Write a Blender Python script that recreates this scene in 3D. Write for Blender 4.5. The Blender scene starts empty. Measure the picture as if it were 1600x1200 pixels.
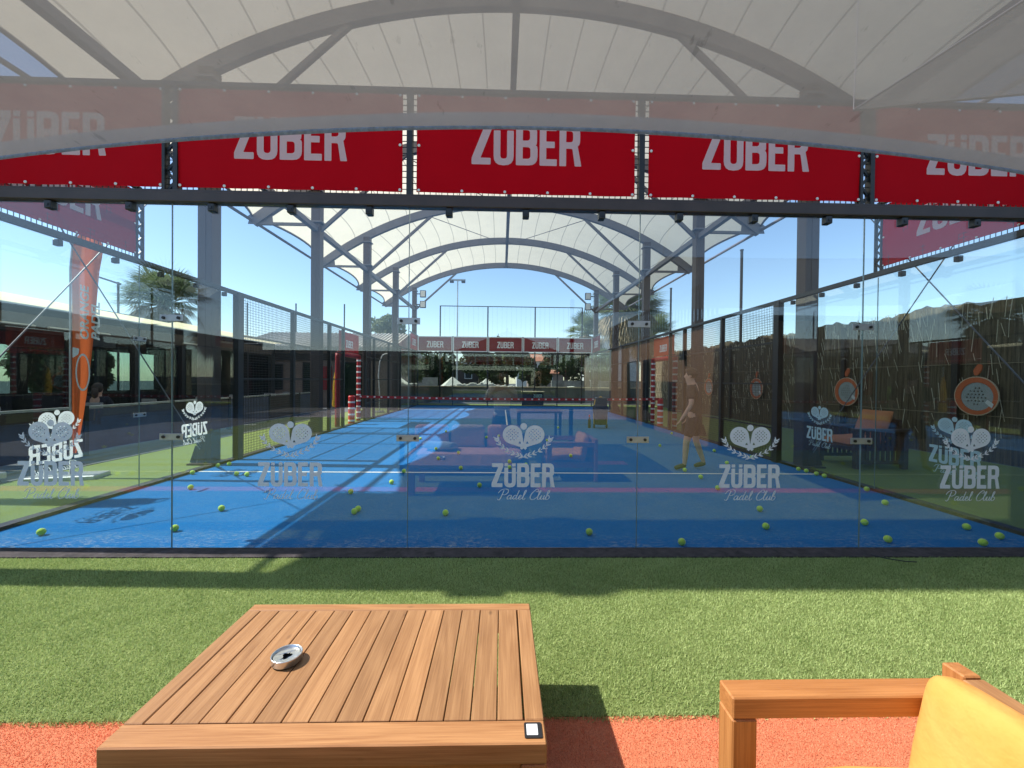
import bpy, math, random
import numpy as np
from mathutils import Vector, Matrix
R = math.radians
rnd = random.Random(7)
S = bpy.context.scene
# ------------------------------------------------------------------ camera
cam = bpy.data.cameras.new('camera'); cam.sensor_width = 36; cam.lens = 642/1600*36
cam.clip_start = 0.01; cam.clip_end = 1000
co = bpy.data.objects.new('camera', cam); S.collection.objects.link(co)
yaw, pit, rol = 0.0251, -0.0098, 0.0099
F = Vector((math.sin(yaw)*math.cos(pit), math.cos(yaw)*math.cos(pit), math.sin(pit)))
Rt = Vector((math.cos(yaw), -math.sin(yaw), 0)); Up = Rt.cross(F)
R2 = math.cos(rol)*Rt + math.sin(rol)*Up; U2 = -math.sin(rol)*Rt + math.cos(rol)*Up
m = Matrix((R2, U2, -F)).transposed().to_4x4(); m.translation = Vector((-0.1946, -3.5705, 1.5016))
co.matrix_world = m
S.camera = co
# ------------------------------------------------------------------ light
SUN = Vector((-0.86, 0.03, 1.0)).normalized()
elev = math.asin(SUN.z); azim = math.atan2(SUN.x, SUN.y)
w = bpy.data.worlds.new('World'); S.world = w; w.use_nodes = True
nt = w.node_tree; bg = nt.nodes['Background']
sky = nt.nodes.new('ShaderNodeTexSky'); sky.sky_type = 'NISHITA'; sky.sun_disc = False
sky.sun_elevation = elev; sky.sun_rotation = azim; sky.air_density = 1.0; sky.dust_density = 0.25; sky.ozone_density = 2.6
nt.links.new(sky.outputs[0], bg.inputs[0]); bg.inputs[1].default_value = 0.145
sl = bpy.data.lights.new('sun', 'SUN'); sl.energy = 4.5; sl.angle = R(0.53); sl.color = (1, 0.955, 0.88)
so = bpy.data.objects.new('sun', sl); S.collection.objects.link(so)
so.rotation_mode = 'QUATERNION'; so.rotation_quaternion = SUN.to_track_quat('Z', 'Y')
S.view_settings.view_transform = 'Standard'; S.view_settings.look = 'None'
S.view_settings.exposure = 0.65; S.view_settings.gamma = 1
S.render.engine = 'CYCLES'
S.cycles.max_bounces = 8; S.cycles.transparent_max_bounces = 40; S.cycles.glossy_bounces = 4
S.cycles.transmission_bounces = 6; S.cycles.use_denoising = True
S.cycles.caustics_reflective = False; S.cycles.caustics_refractive = False
# ------------------------------------------------------------------ materials
MATS = {}
def newmat(name):
    m = bpy.data.materials.new(name); m.use_nodes = True; MATS[name] = m
    return m, m.node_tree, m.node_tree.nodes['Principled BSDF']
def setp(b, **k):
    for a, v in k.items():
        b.inputs[a.replace('_', ' ')].default_value = v
def ramp(nt, fac, c1, c2, p1=0.3, p2=0.7):
    r = nt.nodes.new('ShaderNodeValToRGB'); nt.links.new(fac, r.inputs[0])
    r.color_ramp.elements[0].color = (*c1, 1); r.color_ramp.elements[1].color = (*c2, 1)
    r.color_ramp.elements[0].position = p1; r.color_ramp.elements[1].position = p2
    return r.outputs[0]
def noise(nt, scale, detail=4, vec=None, rough=0.6):
    n = nt.nodes.new('ShaderNodeTexNoise'); n.inputs['Scale'].default_value = scale
    n.inputs['Detail'].default_value = detail; n.inputs['Roughness'].default_value = rough
    if vec is not None: nt.links.new(vec, n.inputs['Vector'])
    return n.outputs[0]
def coords(nt, scale=(1, 1, 1), kind='Object', rot=(0, 0, 0)):
    t = nt.nodes.new('ShaderNodeTexCoord'); mp = nt.nodes.new('ShaderNodeMapping')
    nt.links.new(t.outputs[kind], mp.inputs[0]); mp.inputs['Scale'].default_value = scale
    mp.inputs['Rotation'].default_value = rot
    return mp.outputs[0]
def mixc(nt, fac, a, b, mode='MIX'):
    n = nt.nodes.new('ShaderNodeMix'); n.data_type = 'RGBA'; n.blend_type = mode
    for s, v in ((0, fac), (6, a), (7, b)):
        if hasattr(v, 'links'): nt.links.new(v, n.inputs[s])
        else: n.inputs[s].default_value = v if not isinstance(v, tuple) else (*v, 1)
    return n.outputs[2]
def bump(nt, b, h, strength=0.3, dist=0.01):
    n = nt.nodes.new('ShaderNodeBump'); n.inputs['Strength'].default_value = strength
    n.inputs['Distance'].default_value = dist
    nt.links.new(h, n.inputs['Height']); nt.links.new(n.outputs[0], b.inputs['Normal'])
def mottled(name, c, var=0.2, scale=6, rough=0.6, metal=0.0, bs=0.0, bscale=60, spec=0.5):
    m, nt, b = newmat(name); v = coords(nt)
    c1 = tuple(x*(1-var) for x in c); c2 = tuple(min(1, x*(1+var)) for x in c)
    nt.links.new(ramp(nt, noise(nt, scale, 5, v), c1, c2), b.inputs['Base Color'])
    setp(b, Roughness=rough, Metallic=metal); b.inputs['Specular IOR Level'].default_value = spec
    if bs: bump(nt, b, noise(nt, bscale, 3, v), bs, 0.005)
    return m
mottled('steel_black', (0.018, 0.017, 0.016), 0.25, 8, 0.45)
mottled('steel_brown', (0.055, 0.036, 0.030), 0.2, 5, 0.5)
mottled('column_paint', (0.060, 0.036, 0.032), 0.12, 3, 0.5)
mottled('arch_paint_sky_tint', (0.155, 0.15, 0.185), 0.12, 3, 0.5)  # violet-blue of the sky mirrored in the glass is mixed into this colour
mottled('galvanised', (0.45, 0.46, 0.46), 0.15, 12, 0.4, 0.6)
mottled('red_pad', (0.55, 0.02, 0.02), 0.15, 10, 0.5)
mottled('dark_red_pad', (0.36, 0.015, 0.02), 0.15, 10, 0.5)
mottled('white_paint', (0.75, 0.75, 0.74), 0.05, 10, 0.5)

mottled('tape_white', (0.72, 0.70, 0.68), 0.1, 10, 0.6)
mottled('kerb', (0.040, 0.032, 0.034), 0.7, 14, 0.9, bs=0.8, bscale=50)
mottled('paving', (0.12, 0.12, 0.13), 0.25, 1.5, 0.9, bs=0.2)
mottled('asphalt', (0.10, 0.095, 0.09), 0.2, 2, 0.9)
mottled('pale_paving', (0.42, 0.36, 0.34), 0.15, 2, 0.85)
mottled('dark_wood', (0.075, 0.045, 0.03), 0.3, 9, 0.7)
mottled('dark_cladding', (0.045, 0.033, 0.028), 0.3, 5, 0.7)
mottled('plaster', (0.30, 0.22, 0.18), 0.12, 2, 0.85, bs=0.1)
mottled('cream', (0.62, 0.52, 0.33), 0.08, 3, 0.7)
mottled('roof_grey', (0.06, 0.06, 0.058), 0.2, 3, 0.8)
mottled('white_wall', (0.62, 0.6, 0.56), 0.1, 1, 0.85)
mottled('stone', (0.30, 0.28, 0.24), 0.4, 1.3, 0.95, bs=0.8, bscale=5)
mottled('grey_green_wall', (0.14, 0.15, 0.13), 0.3, 1.2, 0.95)
mottled('tent_cloth', (0.62, 0.60, 0.50), 0.06, 1, 0.8)
mottled('terracotta', (0.42, 0.17, 0.10), 0.25, 4, 0.85)
mottled('bark', (0.13, 0.10, 0.07), 0.4, 14, 0.95, bs=0.8, bscale=25)
mottled('dry_frond', (0.34, 0.28, 0.18), 0.3, 6, 0.9)
mottled('black_plastic', (0.015, 0.015, 0.017), 0.2, 10, 0.4)
mottled('dark_cloth', (0.02, 0.02, 0.028), 0.3, 20, 0.95)
mottled('shirt_cloth', (0.85, 0.82, 0.78), 0.1, 14, 0.9)
mottled('taupe_cloth', (0.05, 0.035, 0.03), 0.15, 14, 0.9)
mottled('orange_cloth', (0.75, 0.19, 0.05), 0.1, 14, 0.8)
mottled('skin', (0.55, 0.32, 0.22), 0.08, 20, 0.55)
mottled('hair', (0.045, 0.03, 0.02), 0.4, 60, 0.7)
mottled('shoe', (0.045, 0.05, 0.03), 0.3, 30, 0.7)
mottled('yellow_paint', (0.75, 0.42, 0.03), 0.1, 10, 0.5)
mottled('lime_paint', (0.38, 0.72, 0.10), 0.1, 10, 0.6)
mottled('blue_paint', (0.055, 0.065, 0.13), 0.3, 2, 0.5)
mottled('terracotta_cushion', (0.80, 0.42, 0.31), 0.1, 8, 0.95, bs=0.2, bscale=200)
mottled('grey_cushion', (0.62, 0.68, 0.70), 0.1, 8, 0.95, bs=0.2, bscale=200)
mottled('beige_cushion', (0.62, 0.48, 0.34), 0.1, 8, 0.95, bs=0.2, bscale=200)
mottled('orange_cushion_faded', (0.55, 0.20, 0.08), 0.12, 8, 0.95)
mottled('disc_orange', (0.62, 0.13, 0.04), 0.08, 8, 0.6)
mottled('disc_grey', (0.36, 0.40, 0.41), 0.06, 8, 0.6)
mottled('room_dark', (0.03, 0.035, 0.035), 0.3, 2, 0.8)
mottled('grey_fabric', (0.35, 0.33, 0.3), 0.1, 5, 0.9)
mottled('seam_tape', (0.26, 0.30, 0.40), 0.25, 90, 0.8, bs=0.6, bscale=150)

def court_mat():
    m, nt, b = newmat('blue_turf'); v = coords(nt)
    fine = noise(nt, 95, 4, v, 0.75); mid = noise(nt, 3, 6, v, 0.7)
    c = ramp(nt, fine, (0.001, 0.075, 0.28), (0.014, 0.195, 0.50), 0.38, 0.62)
    c = mixc(nt, ramp(nt, mid, (0, 0, 0), (0.5, 0.5, 0.5), 0.4, 0.7), c, (0.008, 0.15, 0.43))
    c = mixc(nt, ramp(nt, noise(nt, 22, 5, v, 0.8), (0, 0, 0), (0.6, 0.6, 0.6), 0.5, 0.7), c, (0.02, 0.20, 0.48))
    # sand that has drifted towards the walls: broken pale specks with outlines of their own
    sp = nt.nodes.new('ShaderNodeMath'); sp.operation = 'MULTIPLY'
    nt.links.new(ramp(nt, noise(nt, 30, 6, coords(nt, (0.45, 1, 1)), 0.9), (0, 0, 0), (1, 1, 1), 0.50, 0.60), sp.inputs[0])
    sepx = nt.nodes.new('ShaderNodeSeparateXYZ'); nt.links.new(v, sepx.inputs[0])
    mr = nt.nodes.new('ShaderNodeMapRange'); nt.links.new(sepx.outputs[1], mr.inputs[0])
    mr.inputs[1].default_value = -0.02; mr.inputs[2].default_value = 0.55
    mr.inputs[3].default_value = 1.0; mr.inputs[4].default_value = 0.16
    mm = nt.nodes.new('ShaderNodeMath'); mm.operation = 'MULTIPLY'
    nt.links.new(mr.outputs[0], mm.inputs[0])
    nt.links.new(ramp(nt, noise(nt, 1.6, 4, v), (0.05, 0.05, 0.05), (1, 1, 1), 0.4, 0.62), mm.inputs[1])
    nt.links.new(mm.outputs[0], sp.inputs[1])
    c = mixc(nt, sp.outputs[0], c, (0.42, 0.45, 0.47))
    nt.links.new(c, b.inputs['Base Color']); setp(b, Roughness=0.95); b.inputs['Specular IOR Level'].default_value = 0.15
    bump(nt, b, fine, 0.5, 0.004)
court_mat()
def turf(name, a, c_, scale=180):
    m, nt, b = newmat(name); v = coords(nt)
    fine = noise(nt, scale, 4, v, 0.75); big = noise(nt, 0.9, 5, v)
    c = ramp(nt, fine, a, c_, 0.3, 0.7)
    c = mixc(nt, ramp(nt, big, (0, 0, 0), (0.3, 0.3, 0.3), 0.35, 0.7), c, tuple(x*0.62 for x in c_))
    nt.links.new(c, b.inputs['Base Color']); setp(b, Roughness=1.0); b.inputs['Specular IOR Level'].default_value = 0.1
    bump(nt, b, fine, 0.9, 0.012)
turf('lawn', (0.12, 0.17, 0.045), (0.31, 0.37, 0.13), 110)
turf('red_turf', (0.62, 0.18, 0.09), (0.85, 0.32, 0.17), 120)
def blade_mat(name, a, b_, tip):
    m, nt, b = newmat(name)
    oi = nt.nodes.new('ShaderNodeAttribute'); oi.attribute_name = 'tone'
    c = ramp(nt, oi.outputs['Fac'], a, b_, 0.0, 1.0)
    nt.links.new(c, b.inputs['Base Color']); setp(b, Roughness=0.7); b.inputs['Specular IOR Level'].default_value = 0.25
    tr = nt.nodes.new('ShaderNodeBsdfTranslucent'); nt.links.new(c, tr.inputs[0])
    mx = nt.nodes.new('ShaderNodeMixShader'); mx.inputs[0].default_value = 0.3
    nt.links.new(b.outputs[0], mx.inputs[1]); nt.links.new(tr.outputs[0], mx.inputs[2])
    nt.links.new(mx.outputs[0], nt.nodes['Material Output'].inputs[0])
blade_mat('grass_blade', (0.20, 0.30, 0.08), (0.56, 0.66, 0.28), None)
blade_mat('red_blade', (0.74, 0.26, 0.14), (0.95, 0.40, 0.23), None)
def wood(name, c1, c2, axis=1, knots=True, rough=0.55):
    m, nt, b = newmat(name)
    sc = [14, 14, 14]; sc[axis] = 1.1
    g = nt.nodes.new('ShaderNodeNewGeometry')
    oi = nt.nodes.new('ShaderNodeAttribute'); oi.attribute_name = 'tone'
    v0 = coords(nt)
    add = nt.nodes.new('ShaderNodeVectorMath'); add.operation = 'ADD'
    cmb = nt.nodes.new('ShaderNodeCombineXYZ')
    mul = nt.nodes.new('ShaderNodeMath'); mul.operation = 'MULTIPLY'; mul.inputs[1].default_value = 37
    nt.links.new(oi.outputs['Fac'], mul.inputs[0])
    for i in range(3): nt.links.new(mul.outputs[0], cmb.inputs[i])
    nt.links.new(v0, add.inputs[0]); nt.links.new(cmb.outputs[0], add.inputs[1])
    mp = nt.nodes.new('ShaderNodeMapping'); nt.links.new(add.outputs[0], mp.inputs[0])
    mp.inputs['Scale'].default_value = sc
    n1 = noise(nt, 0.8, 2, mp.outputs[0], 0.5)
    wv = nt.nodes.new('ShaderNodeMath'); wv.operation = 'MULTIPLY'; wv.inputs[1].default_value = 42
    nt.links.new(n1, wv.inputs[0])
    sn = nt.nodes.new('ShaderNodeMath'); sn.operation = 'SINE'; nt.links.new(wv.outputs[0], sn.inputs[0])
    mp2 = nt.nodes.new('ShaderNodeMapping'); nt.links.new(add.outputs[0], mp2.inputs[0])
    sc2 = [210, 210, 210]; sc2[axis] = 4; mp2.inputs['Scale'].default_value = sc2
    n2 = noise(nt, 1.0, 4, mp2.outputs[0], 0.7)
    f = nt.nodes.new('ShaderNodeMapRange'); nt.links.new(sn.outputs[0], f.inputs[0]); f.inputs[1].default_value = -1
    f.inputs[2].default_value = 1; f.inputs[3].default_value = 0.2; f.inputs[4].default_value = 0.8
    f2 = nt.nodes.new('ShaderNodeMix'); f2.data_type = 'FLOAT'; f2.inputs[0].default_value = 0.78
    nt.links.new(f.outputs[0], f2.inputs[2]); nt.links.new(n2, f2.inputs[3])
    c = ramp(nt, f2.outputs[0], c1, c2, 0.32, 0.68)
    kn = nt.nodes.new('ShaderNodeTexVoronoi'); kn.inputs['Scale'].default_value = 1.0; mpk = nt.nodes.new('ShaderNodeMapping'); nt.links.new(add.outputs[0], mpk.inputs[0])
    sck = [9, 9, 9]; sck[axis] = 4.5; mpk.inputs['Scale'].default_value = sck; nt.links.new(mpk.outputs[0], kn.inputs['Vector'])
    c = mixc(nt, ramp(nt, kn.outputs['Distance'], (0.75, 0.75, 0.75), (0, 0, 0), 0.02, 0.11), c, tuple(x*0.5 for x in c1))
    tone = ramp(nt, oi.outputs['Fac'], (0.82, 0.80, 0.78), (1.12, 1.08, 1.04), 0, 1)
    c = mixc(nt, 1.0, c, tone, 'MULTIPLY')
    nt.links.new(c, b.inputs['Base Color']); setp(b, Roughness=rough)
    bump(nt, b, n2, 0.15, 0.002)
wood('teak', (0.27, 0.125, 0.045), (0.44, 0.235, 0.10), 1)
wood('teak_cross', (0.29, 0.125, 0.042), (0.46, 0.235, 0.095), 0)
wood('teak_orange', (0.34, 0.13, 0.035), (0.52, 0.23, 0.075), 0)
wood('teak_orange_up', (0.34, 0.13, 0.035), (0.52, 0.23, 0.075), 2)
wood('plank_wall', (0.34, 0.19, 0.11), (0.50, 0.31, 0.19), 2)
def cushion_mat():
    m, nt, b = newmat('yellow_cushion'); v = coords(nt)
    c = ramp(nt, noise(nt, 5, 5, v), (0.76, 0.35, 0.07), (0.86, 0.44, 0.115), 0.35, 0.7)
    nt.links.new(c, b.inputs['Base Color']); setp(b, Roughness=0.95)
    bump(nt, b, noise(nt, 9, 4, v, 0.6), 0.55, 0.02)
    tr = nt.nodes.new('ShaderNodeBsdfTranslucent'); tr.inputs[0].default_value = (0.8, 0.35, 0.05, 1)
    mx = nt.nodes.new('ShaderNodeMixShader'); mx.inputs[0].default_value = 0.15
    nt.links.new(b.outputs[0], mx.inputs[1]); nt.links.new(tr.outputs[0], mx.inputs[2])
    nt.links.new(mx.outputs[0], nt.nodes['Material Output'].inputs[0])
cushion_mat()
def glass_mat(name='glass', tint=(0.93, 0.965, 0.955), f0=0.058):
    m, nt, b = newmat(name); nt.nodes.remove(b)
    g = nt.nodes.new('ShaderNodeNewGeometry')
    d = nt.nodes.new('ShaderNodeVectorMath'); d.operation = 'DOT_PRODUCT'
    nt.links.new(g.outputs['Incoming'], d.inputs[0]); nt.links.new(g.outputs['Normal'], d.inputs[1])
    def M(op, a, b_=None):
        n = nt.nodes.new('ShaderNodeMath'); n.operation = op
        for i, v in enumerate((a, b_)):
            if v is None: continue
            if hasattr(v, 'links'): nt.links.new(v, n.inputs[i])
            else: n.inputs[i].default_value = v
        return n.outputs[0]
    x = M('SUBTRACT', 1.0, M('ABSOLUTE', d.outputs['Value']))
    fac = M('ADD', M('MULTIPLY', M('POWER', x, 5.0), 1-f0), f0)
    tr = nt.nodes.new('ShaderNodeBsdfTransparent'); tr.inputs[0].default_value = (*tint, 1)
    gl = nt.nodes.new('ShaderNodeBsdfGlossy'); gl.inputs['Roughness'].default_value = 0.0
    gl.inputs['Color'].default_value = (1, 1, 1, 1)
    mx = nt.nodes.new('ShaderNodeMixShader')
    nt.links.new(fac, mx.inputs[0]); nt.links.new(tr.outputs[0], mx.inputs[1]); nt.links.new(gl.outputs[0], mx.inputs[2])
    nt.links.new(mx.outputs[0], nt.nodes['Material Output'].inputs[0])
glass_mat()
glass_mat('window_glass', (0.50, 0.62, 0.60), 0.03)
def edge_glass():
    m, nt, b = newmat('glass_edge'); setp(b, Roughness=0.15); b.inputs['Base Color'].default_value = (0.22, 0.30, 0.30, 1)
edge_glass()
def membrane(name, col, trans, rough=0.6, seams=True):
    m, nt, b = newmat(name); v = coords(nt)
    c = ramp(nt, noise(nt, 1.2, 6, v, 0.7), tuple(x*0.93 for x in col), col, 0.3, 0.6)
    if seams:
        uv = nt.nodes.new('ShaderNodeUVMap'); s = nt.nodes.new('ShaderNodeSeparateXYZ'); nt.links.new(uv.outputs[0], s.inputs[0])
        mm = nt.nodes.new('ShaderNodeMath'); mm.operation = 'MULTIPLY'; mm.inputs[1].default_value = 22; nt.links.new(s.outputs[0], mm.inputs[0])
        fr = nt.nodes.new('ShaderNodeMath'); fr.operation = 'FRACT'; nt.links.new(mm.outputs[0], fr.inputs[0])
        lt = nt.nodes.new('ShaderNodeMath'); lt.operation = 'LESS_THAN'; lt.inputs[1].default_value = 0.045; nt.links.new(fr.outputs[0], lt.inputs[0])
        c = mixc(nt, lt.outputs[0], c, tuple(x*0.55 for x in col))
    nt.links.new(c, b.inputs['Base Color']); setp(b, Roughness=rough); b.inputs['Specular IOR Level'].default_value = 0.2
    tr = nt.nodes.new('ShaderNodeBsdfTranslucent'); nt.links.new(c, tr.inputs[0])
    mx = nt.nodes.new('ShaderNodeMixShader'); mx.inputs[0].default_value = trans
    nt.links.new(b.outputs[0], mx.inputs[1]); nt.links.new(tr.outputs[0], mx.inputs[2])
    nt.links.new(mx.outputs[0], nt.nodes['Material Output'].inputs[0])
    return mx
membrane('canopy_cloth', (0.90, 0.81, 0.64), 0.48)
membrane('sticker', (0.96, 0.96, 0.98), 0.55, 0.6, False)
membrane('side_sticker', (0.60, 0.80, 0.84), 0.35, 0.6, False)
membrane('awning_cream', (0.98, 0.86, 0.55), 0.75, 0.7, False)
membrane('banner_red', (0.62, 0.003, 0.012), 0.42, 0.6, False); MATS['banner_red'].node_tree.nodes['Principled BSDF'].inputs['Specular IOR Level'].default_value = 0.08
membrane('banner_red_dim', (0.24, 0.008, 0.015), 0.20, 0.5, False)  # dark red; weaker backlight on the left side banner is put into the colour
membrane('banner_orange', (0.62, 0.10, 0.045), 0.20, 0.5, False)
membrane('flag_cloth', (0.78, 0.16, 0.045), 0.45, 0.7, False)
membrane('leaf', (0.055, 0.085, 0.03), 0.3, 0.6, False)
membrane('leaf_light', (0.13, 0.17, 0.06), 0.3, 0.6, False)
membrane('leaf_pale', (0.20, 0.23, 0.11), 0.35, 0.6, False)
membrane('palm_leaf', (0.20, 0.25, 0.12), 0.35, 0.5, False)
def parasol_mat(nm='shade_mesh', dens=0.79):
    m, nt, b = newmat(nm); nt.nodes.remove(b); v = coords(nt)
    n = noise(nt, 7, 6, v, 0.7)
    c = ramp(nt, n, (0.15, 0.15, 0.152), (0.18, 0.178, 0.176), 0.3, 0.7)
    spk = ramp(nt, noise(nt, 24, 4, coords(nt, (2.2, 1, 1)), 0.6), (0, 0, 0), (0.6, 0.6, 0.6), 0.66, 0.72)
    c = mixc(nt, spk, c, (0.10, 0.10, 0.10))
    df = nt.nodes.new('ShaderNodeBsdfDiffuse'); nt.links.new(c, df.inputs[0])
    tr = nt.nodes.new('ShaderNodeBsdfTranslucent'); nt.links.new(c, tr.inputs[0])
    m1 = nt.nodes.new('ShaderNodeMixShader'); m1.inputs[0].default_value = 0.5
    nt.links.new(df.outputs[0], m1.inputs[1]); nt.links.new(tr.outputs[0], m1.inputs[2])
    tp = nt.nodes.new('ShaderNodeBsdfTransparent'); mx = nt.nodes.new('ShaderNodeMixShader'); mx.inputs[0].default_value = dens
    nt.links.new(tp.outputs[0], mx.inputs[1]); nt.links.new(m1.outputs[0], mx.inputs[2])
    nt.links.new(mx.outputs[0], nt.nodes['Material Output'].inputs[0])
parasol_mat()
parasol_mat('sail_mesh', 0.86)
def ball_mat():
    m, nt, b = newmat('ball_felt'); v = coords(nt)
    c = ramp(nt, noise(nt, 90, 3, v), (0.40, 0.66, 0.06), (0.56, 0.82, 0.13), 0.3, 0.7)
    oi = nt.nodes.new('ShaderNodeObjectInfo'); c = mixc(nt, ramp(nt, oi.outputs['Random'], (0, 0, 0), (0.5, 0.5, 0.5), 0.3, 1.0), c, (0.36, 0.44, 0.10))
    nt.links.new(c, b.inputs['Base Color']); setp(b, Roughness=1.0)
    b.inputs['Sheen Weight'].default_value = 0.3
ball_mat()
mottled('ball_seam', (0.62, 0.72, 0.50), 0.05, 10, 0.8)
def reed_mat():
    m, nt, b = newmat('reed'); v = coords(nt, (1, 1, 1))
    v2 = coords(nt, (1, 24, 0.9)); n = noise(nt, 1.2, 4, v2, 0.7)
    c = ramp(nt, n, (0.016, 0.013, 0.008), (0.26, 0.21, 0.13), 0.36, 0.74)
    big = noise(nt, 0.7, 3, v)
    c = mixc(nt, ramp(nt, big, (0, 0, 0), (0.6, 0.6, 0.6), 0.35, 0.7), c, (0.09, 0.075, 0.045))
    nt.links.new(c, b.inputs['Base Color']); setp(b, Roughness=0.9)
    bump(nt, b, n, 0.8, 0.02)
reed_mat()
mottled('reed_straw', (0.70, 0.62, 0.46), 0.2, 4, 0.8)
def tile_mat():
    m, nt, b = newmat('roof_tile'); v = coords(nt)
    wv = nt.nodes.new('ShaderNodeTexWave'); nt.links.new(v, wv.inputs[0]); wv.inputs['Scale'].default_value = 1.6
    c = ramp(nt, noise(nt, 8, 4, v), (0.30, 0.27, 0.24), (0.52, 0.49, 0.44), 0.35, 0.65)
    nt.links.new(c, b.inputs['Base Color']); setp(b, Roughness=0.9); bump(nt, b, wv.outputs['Fac'], 1.0, 0.05)
tile_mat()
M = MATS
mottled('ashtray_metal', (0.72, 0.72, 0.70), 0.1, 30, 0.28, 0.95, bs=0.15, bscale=90)
mottled('pane_white', (0.75, 0.78, 0.80), 0.02, 4, 0.4)
# ------------------------------------------------------------------ mesh tools
class MB:
    def __init__(s): s.v = []; s.f = []; s.t = []
    def add(s, vs, fs, tone=0.5):
        n = len(s.v); s.v += [tuple(v) for v in vs]; s.f += [tuple(i+n for i in f) for f in fs]; s.t += [tone]*len(fs)
        return s
    def box(s, a, b, tone=0.5, bev=0.0):
        x0, y0, z0 = [min(p, q) for p, q in zip(a, b)]; x1, y1, z1 = [max(p, q) for p, q in zip(a, b)]
        if bev:
            return s.bevbox((x0, y0, z0), (x1, y1, z1), bev, tone)
        return s.add([(x0,y0,z0),(x1,y0,z0),(x1,y1,z0),(x0,y1,z0),(x0,y0,z1),(x1,y0,z1),(x1,y1,z1),(x0,y1,z1)],
                     [(0,3,2,1),(4,5,6,7),(0,1,5,4),(1,2,6,5),(2,3,7,6),(3,0,4,7)], tone)
    def bevbox(s, a, b, e, tone=0.5):
        # chamfered box
        x0, y0, z0 = a; x1, y1, z1 = b; V = []; idx = {}
        for i, x in enumerate((x0, x1)):
            for j, y in enumerate((y0, y1)):
                for k, z in enumerate((z0, z1)):
                    sx, sy, sz = (1, -1)[i], (1, -1)[j], (1, -1)[k]
                    for ax, p in enumerate(((x, y+sy*e, z+sz*e), (x+sx*e, y, z+sz*e), (x+sx*e, y+sy*e, z))):
                        idx[i, j, k, ax] = len(V); V.append(p)
        Fc = []
        q = lambda i, j, k, ax: idx[i, j, k, ax]
        for i in (0, 1): Fc.append([q(i,0,0,0), q(i,1,0,0), q(i,1,1,0), q(i,0,1,0)])
        for j in (0, 1): Fc.append([q(0,j,0,1), q(1,j,0,1), q(1,j,1,1), q(0,j,1,1)])
        for k in (0, 1): Fc.append([q(0,0,k,2), q(1,0,k,2), q(1,1,k,2), q(0,1,k,2)])
        for i in (0, 1):
            for j in (0, 1): Fc.append([q(i,j,0,0), q(i,j,0,1), q(i,j,1,1), q(i,j,1,0)])
            for k in (0, 1): Fc.append([q(i,0,k,0), q(i,0,k,2), q(i,1,k,2), q(i,1,k,0)])
        for j in (0, 1):
            for k in (0, 1): Fc.append([q(0,j,k,1), q(0,j,k,2), q(1,j,k,2), q(1,j,k,1)])
        for i in (0, 1):
            for j in (0, 1):
                for k in (0, 1): Fc.append([q(i,j,k,0), q(i,j,k,1), q(i,j,k,2)])
        c = Vector(((x0+x1)/2, (y0+y1)/2, (z0+z1)/2)); out = []
        for f in Fc:
            p = [Vector(V[i]) for i in f]; n = (p[1]-p[0]).cross(p[2]-p[0])
            out.append(tuple(f) if n.dot(sum(p, Vector())/len(p)-c) > 0 else tuple(reversed(f)))
        return s.add(V, out, tone)
    def bar(s, p, q, w, h=None, tone=0.5, up=(0, 0, 1)):
        h = h or w; p = Vector(p); q = Vector(q); d = (q-p).normalized(); u = Vector(up)
        if abs(d.dot(u)) > 0.98: u = Vector((0, 1, 0))
        a = d.cross(u).normalized(); b = a.cross(d).normalized()
        vs = []
        for c in (p, q):
            for sx, sy in ((-1,-1),(1,-1),(1,1),(-1,1)): vs.append(c+a*sx*w/2+b*sy*h/2)
        return s.add(vs, [(0,1,2,3),(7,6,5,4),(0,4,5,1),(1,5,6,2),(2,6,7,3),(3,7,4,0)], tone)
    def tube(s, pts, r, n=8, cap=True, tone=0.5):
        pts = [Vector(p) for p in pts]; rr = r if isinstance(r, (list, tuple)) else [r]*len(pts)
        vs = []; fs = []; pa = None
        for i, p in enumerate(pts):
            d = (pts[min(i+1, len(pts)-1)]-pts[max(i-1, 0)]).normalized()
            if pa is None:
                u = Vector((0, 0, 1)) if abs(d.z) < 0.9 else Vector((0, 1, 0)); a = d.cross(u).normalized()
            else:
                a = (pa-d*pa.dot(d)).normalized()
            pa = a; b = d.cross(a)
            for k in range(n):
                t = 2*math.pi*k/n; vs.append(p+(a*math.cos(t)+b*math.sin(t))*rr[i])
        for i in range(len(pts)-1):
            for k in range(n):
                k2 = (k+1) % n; fs.append((i*n+k, i*n+k2, (i+1)*n+k2, (i+1)*n+k))
        if cap: fs.append(tuple(reversed(range(n)))); fs.append(tuple((len(pts)-1)*n+k for k in range(n)))
        return s.add(vs, fs, tone)
    def lathe(s, prof, c=(0, 0, 0), n=24, tone=0.5):
        vs = []; fs = []
        for r, z in prof:
            for k in range(n):
                t = 2*math.pi*k/n; vs.append((c[0]+r*math.cos(t), c[1]+r*math.sin(t), c[2]+z))
        for i in range(len(prof)-1):
            for k in range(n):
                k2 = (k+1) % n; fs.append((i*n+k, i*n+k2, (i+1)*n+k2, (i+1)*n+k))
        return s.add(vs, fs, tone)
    def grid(s, P, tone=0.5):
        n = len(P); mm = len(P[0]); vs = [p for row in P for p in row]; fs = []
        for i in range(n-1):
            for j in range(mm-1): fs.append((i*mm+j, i*mm+j+1, (i+1)*mm+j+1, (i+1)*mm+j))
        return s.add(vs, fs, tone)
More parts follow.
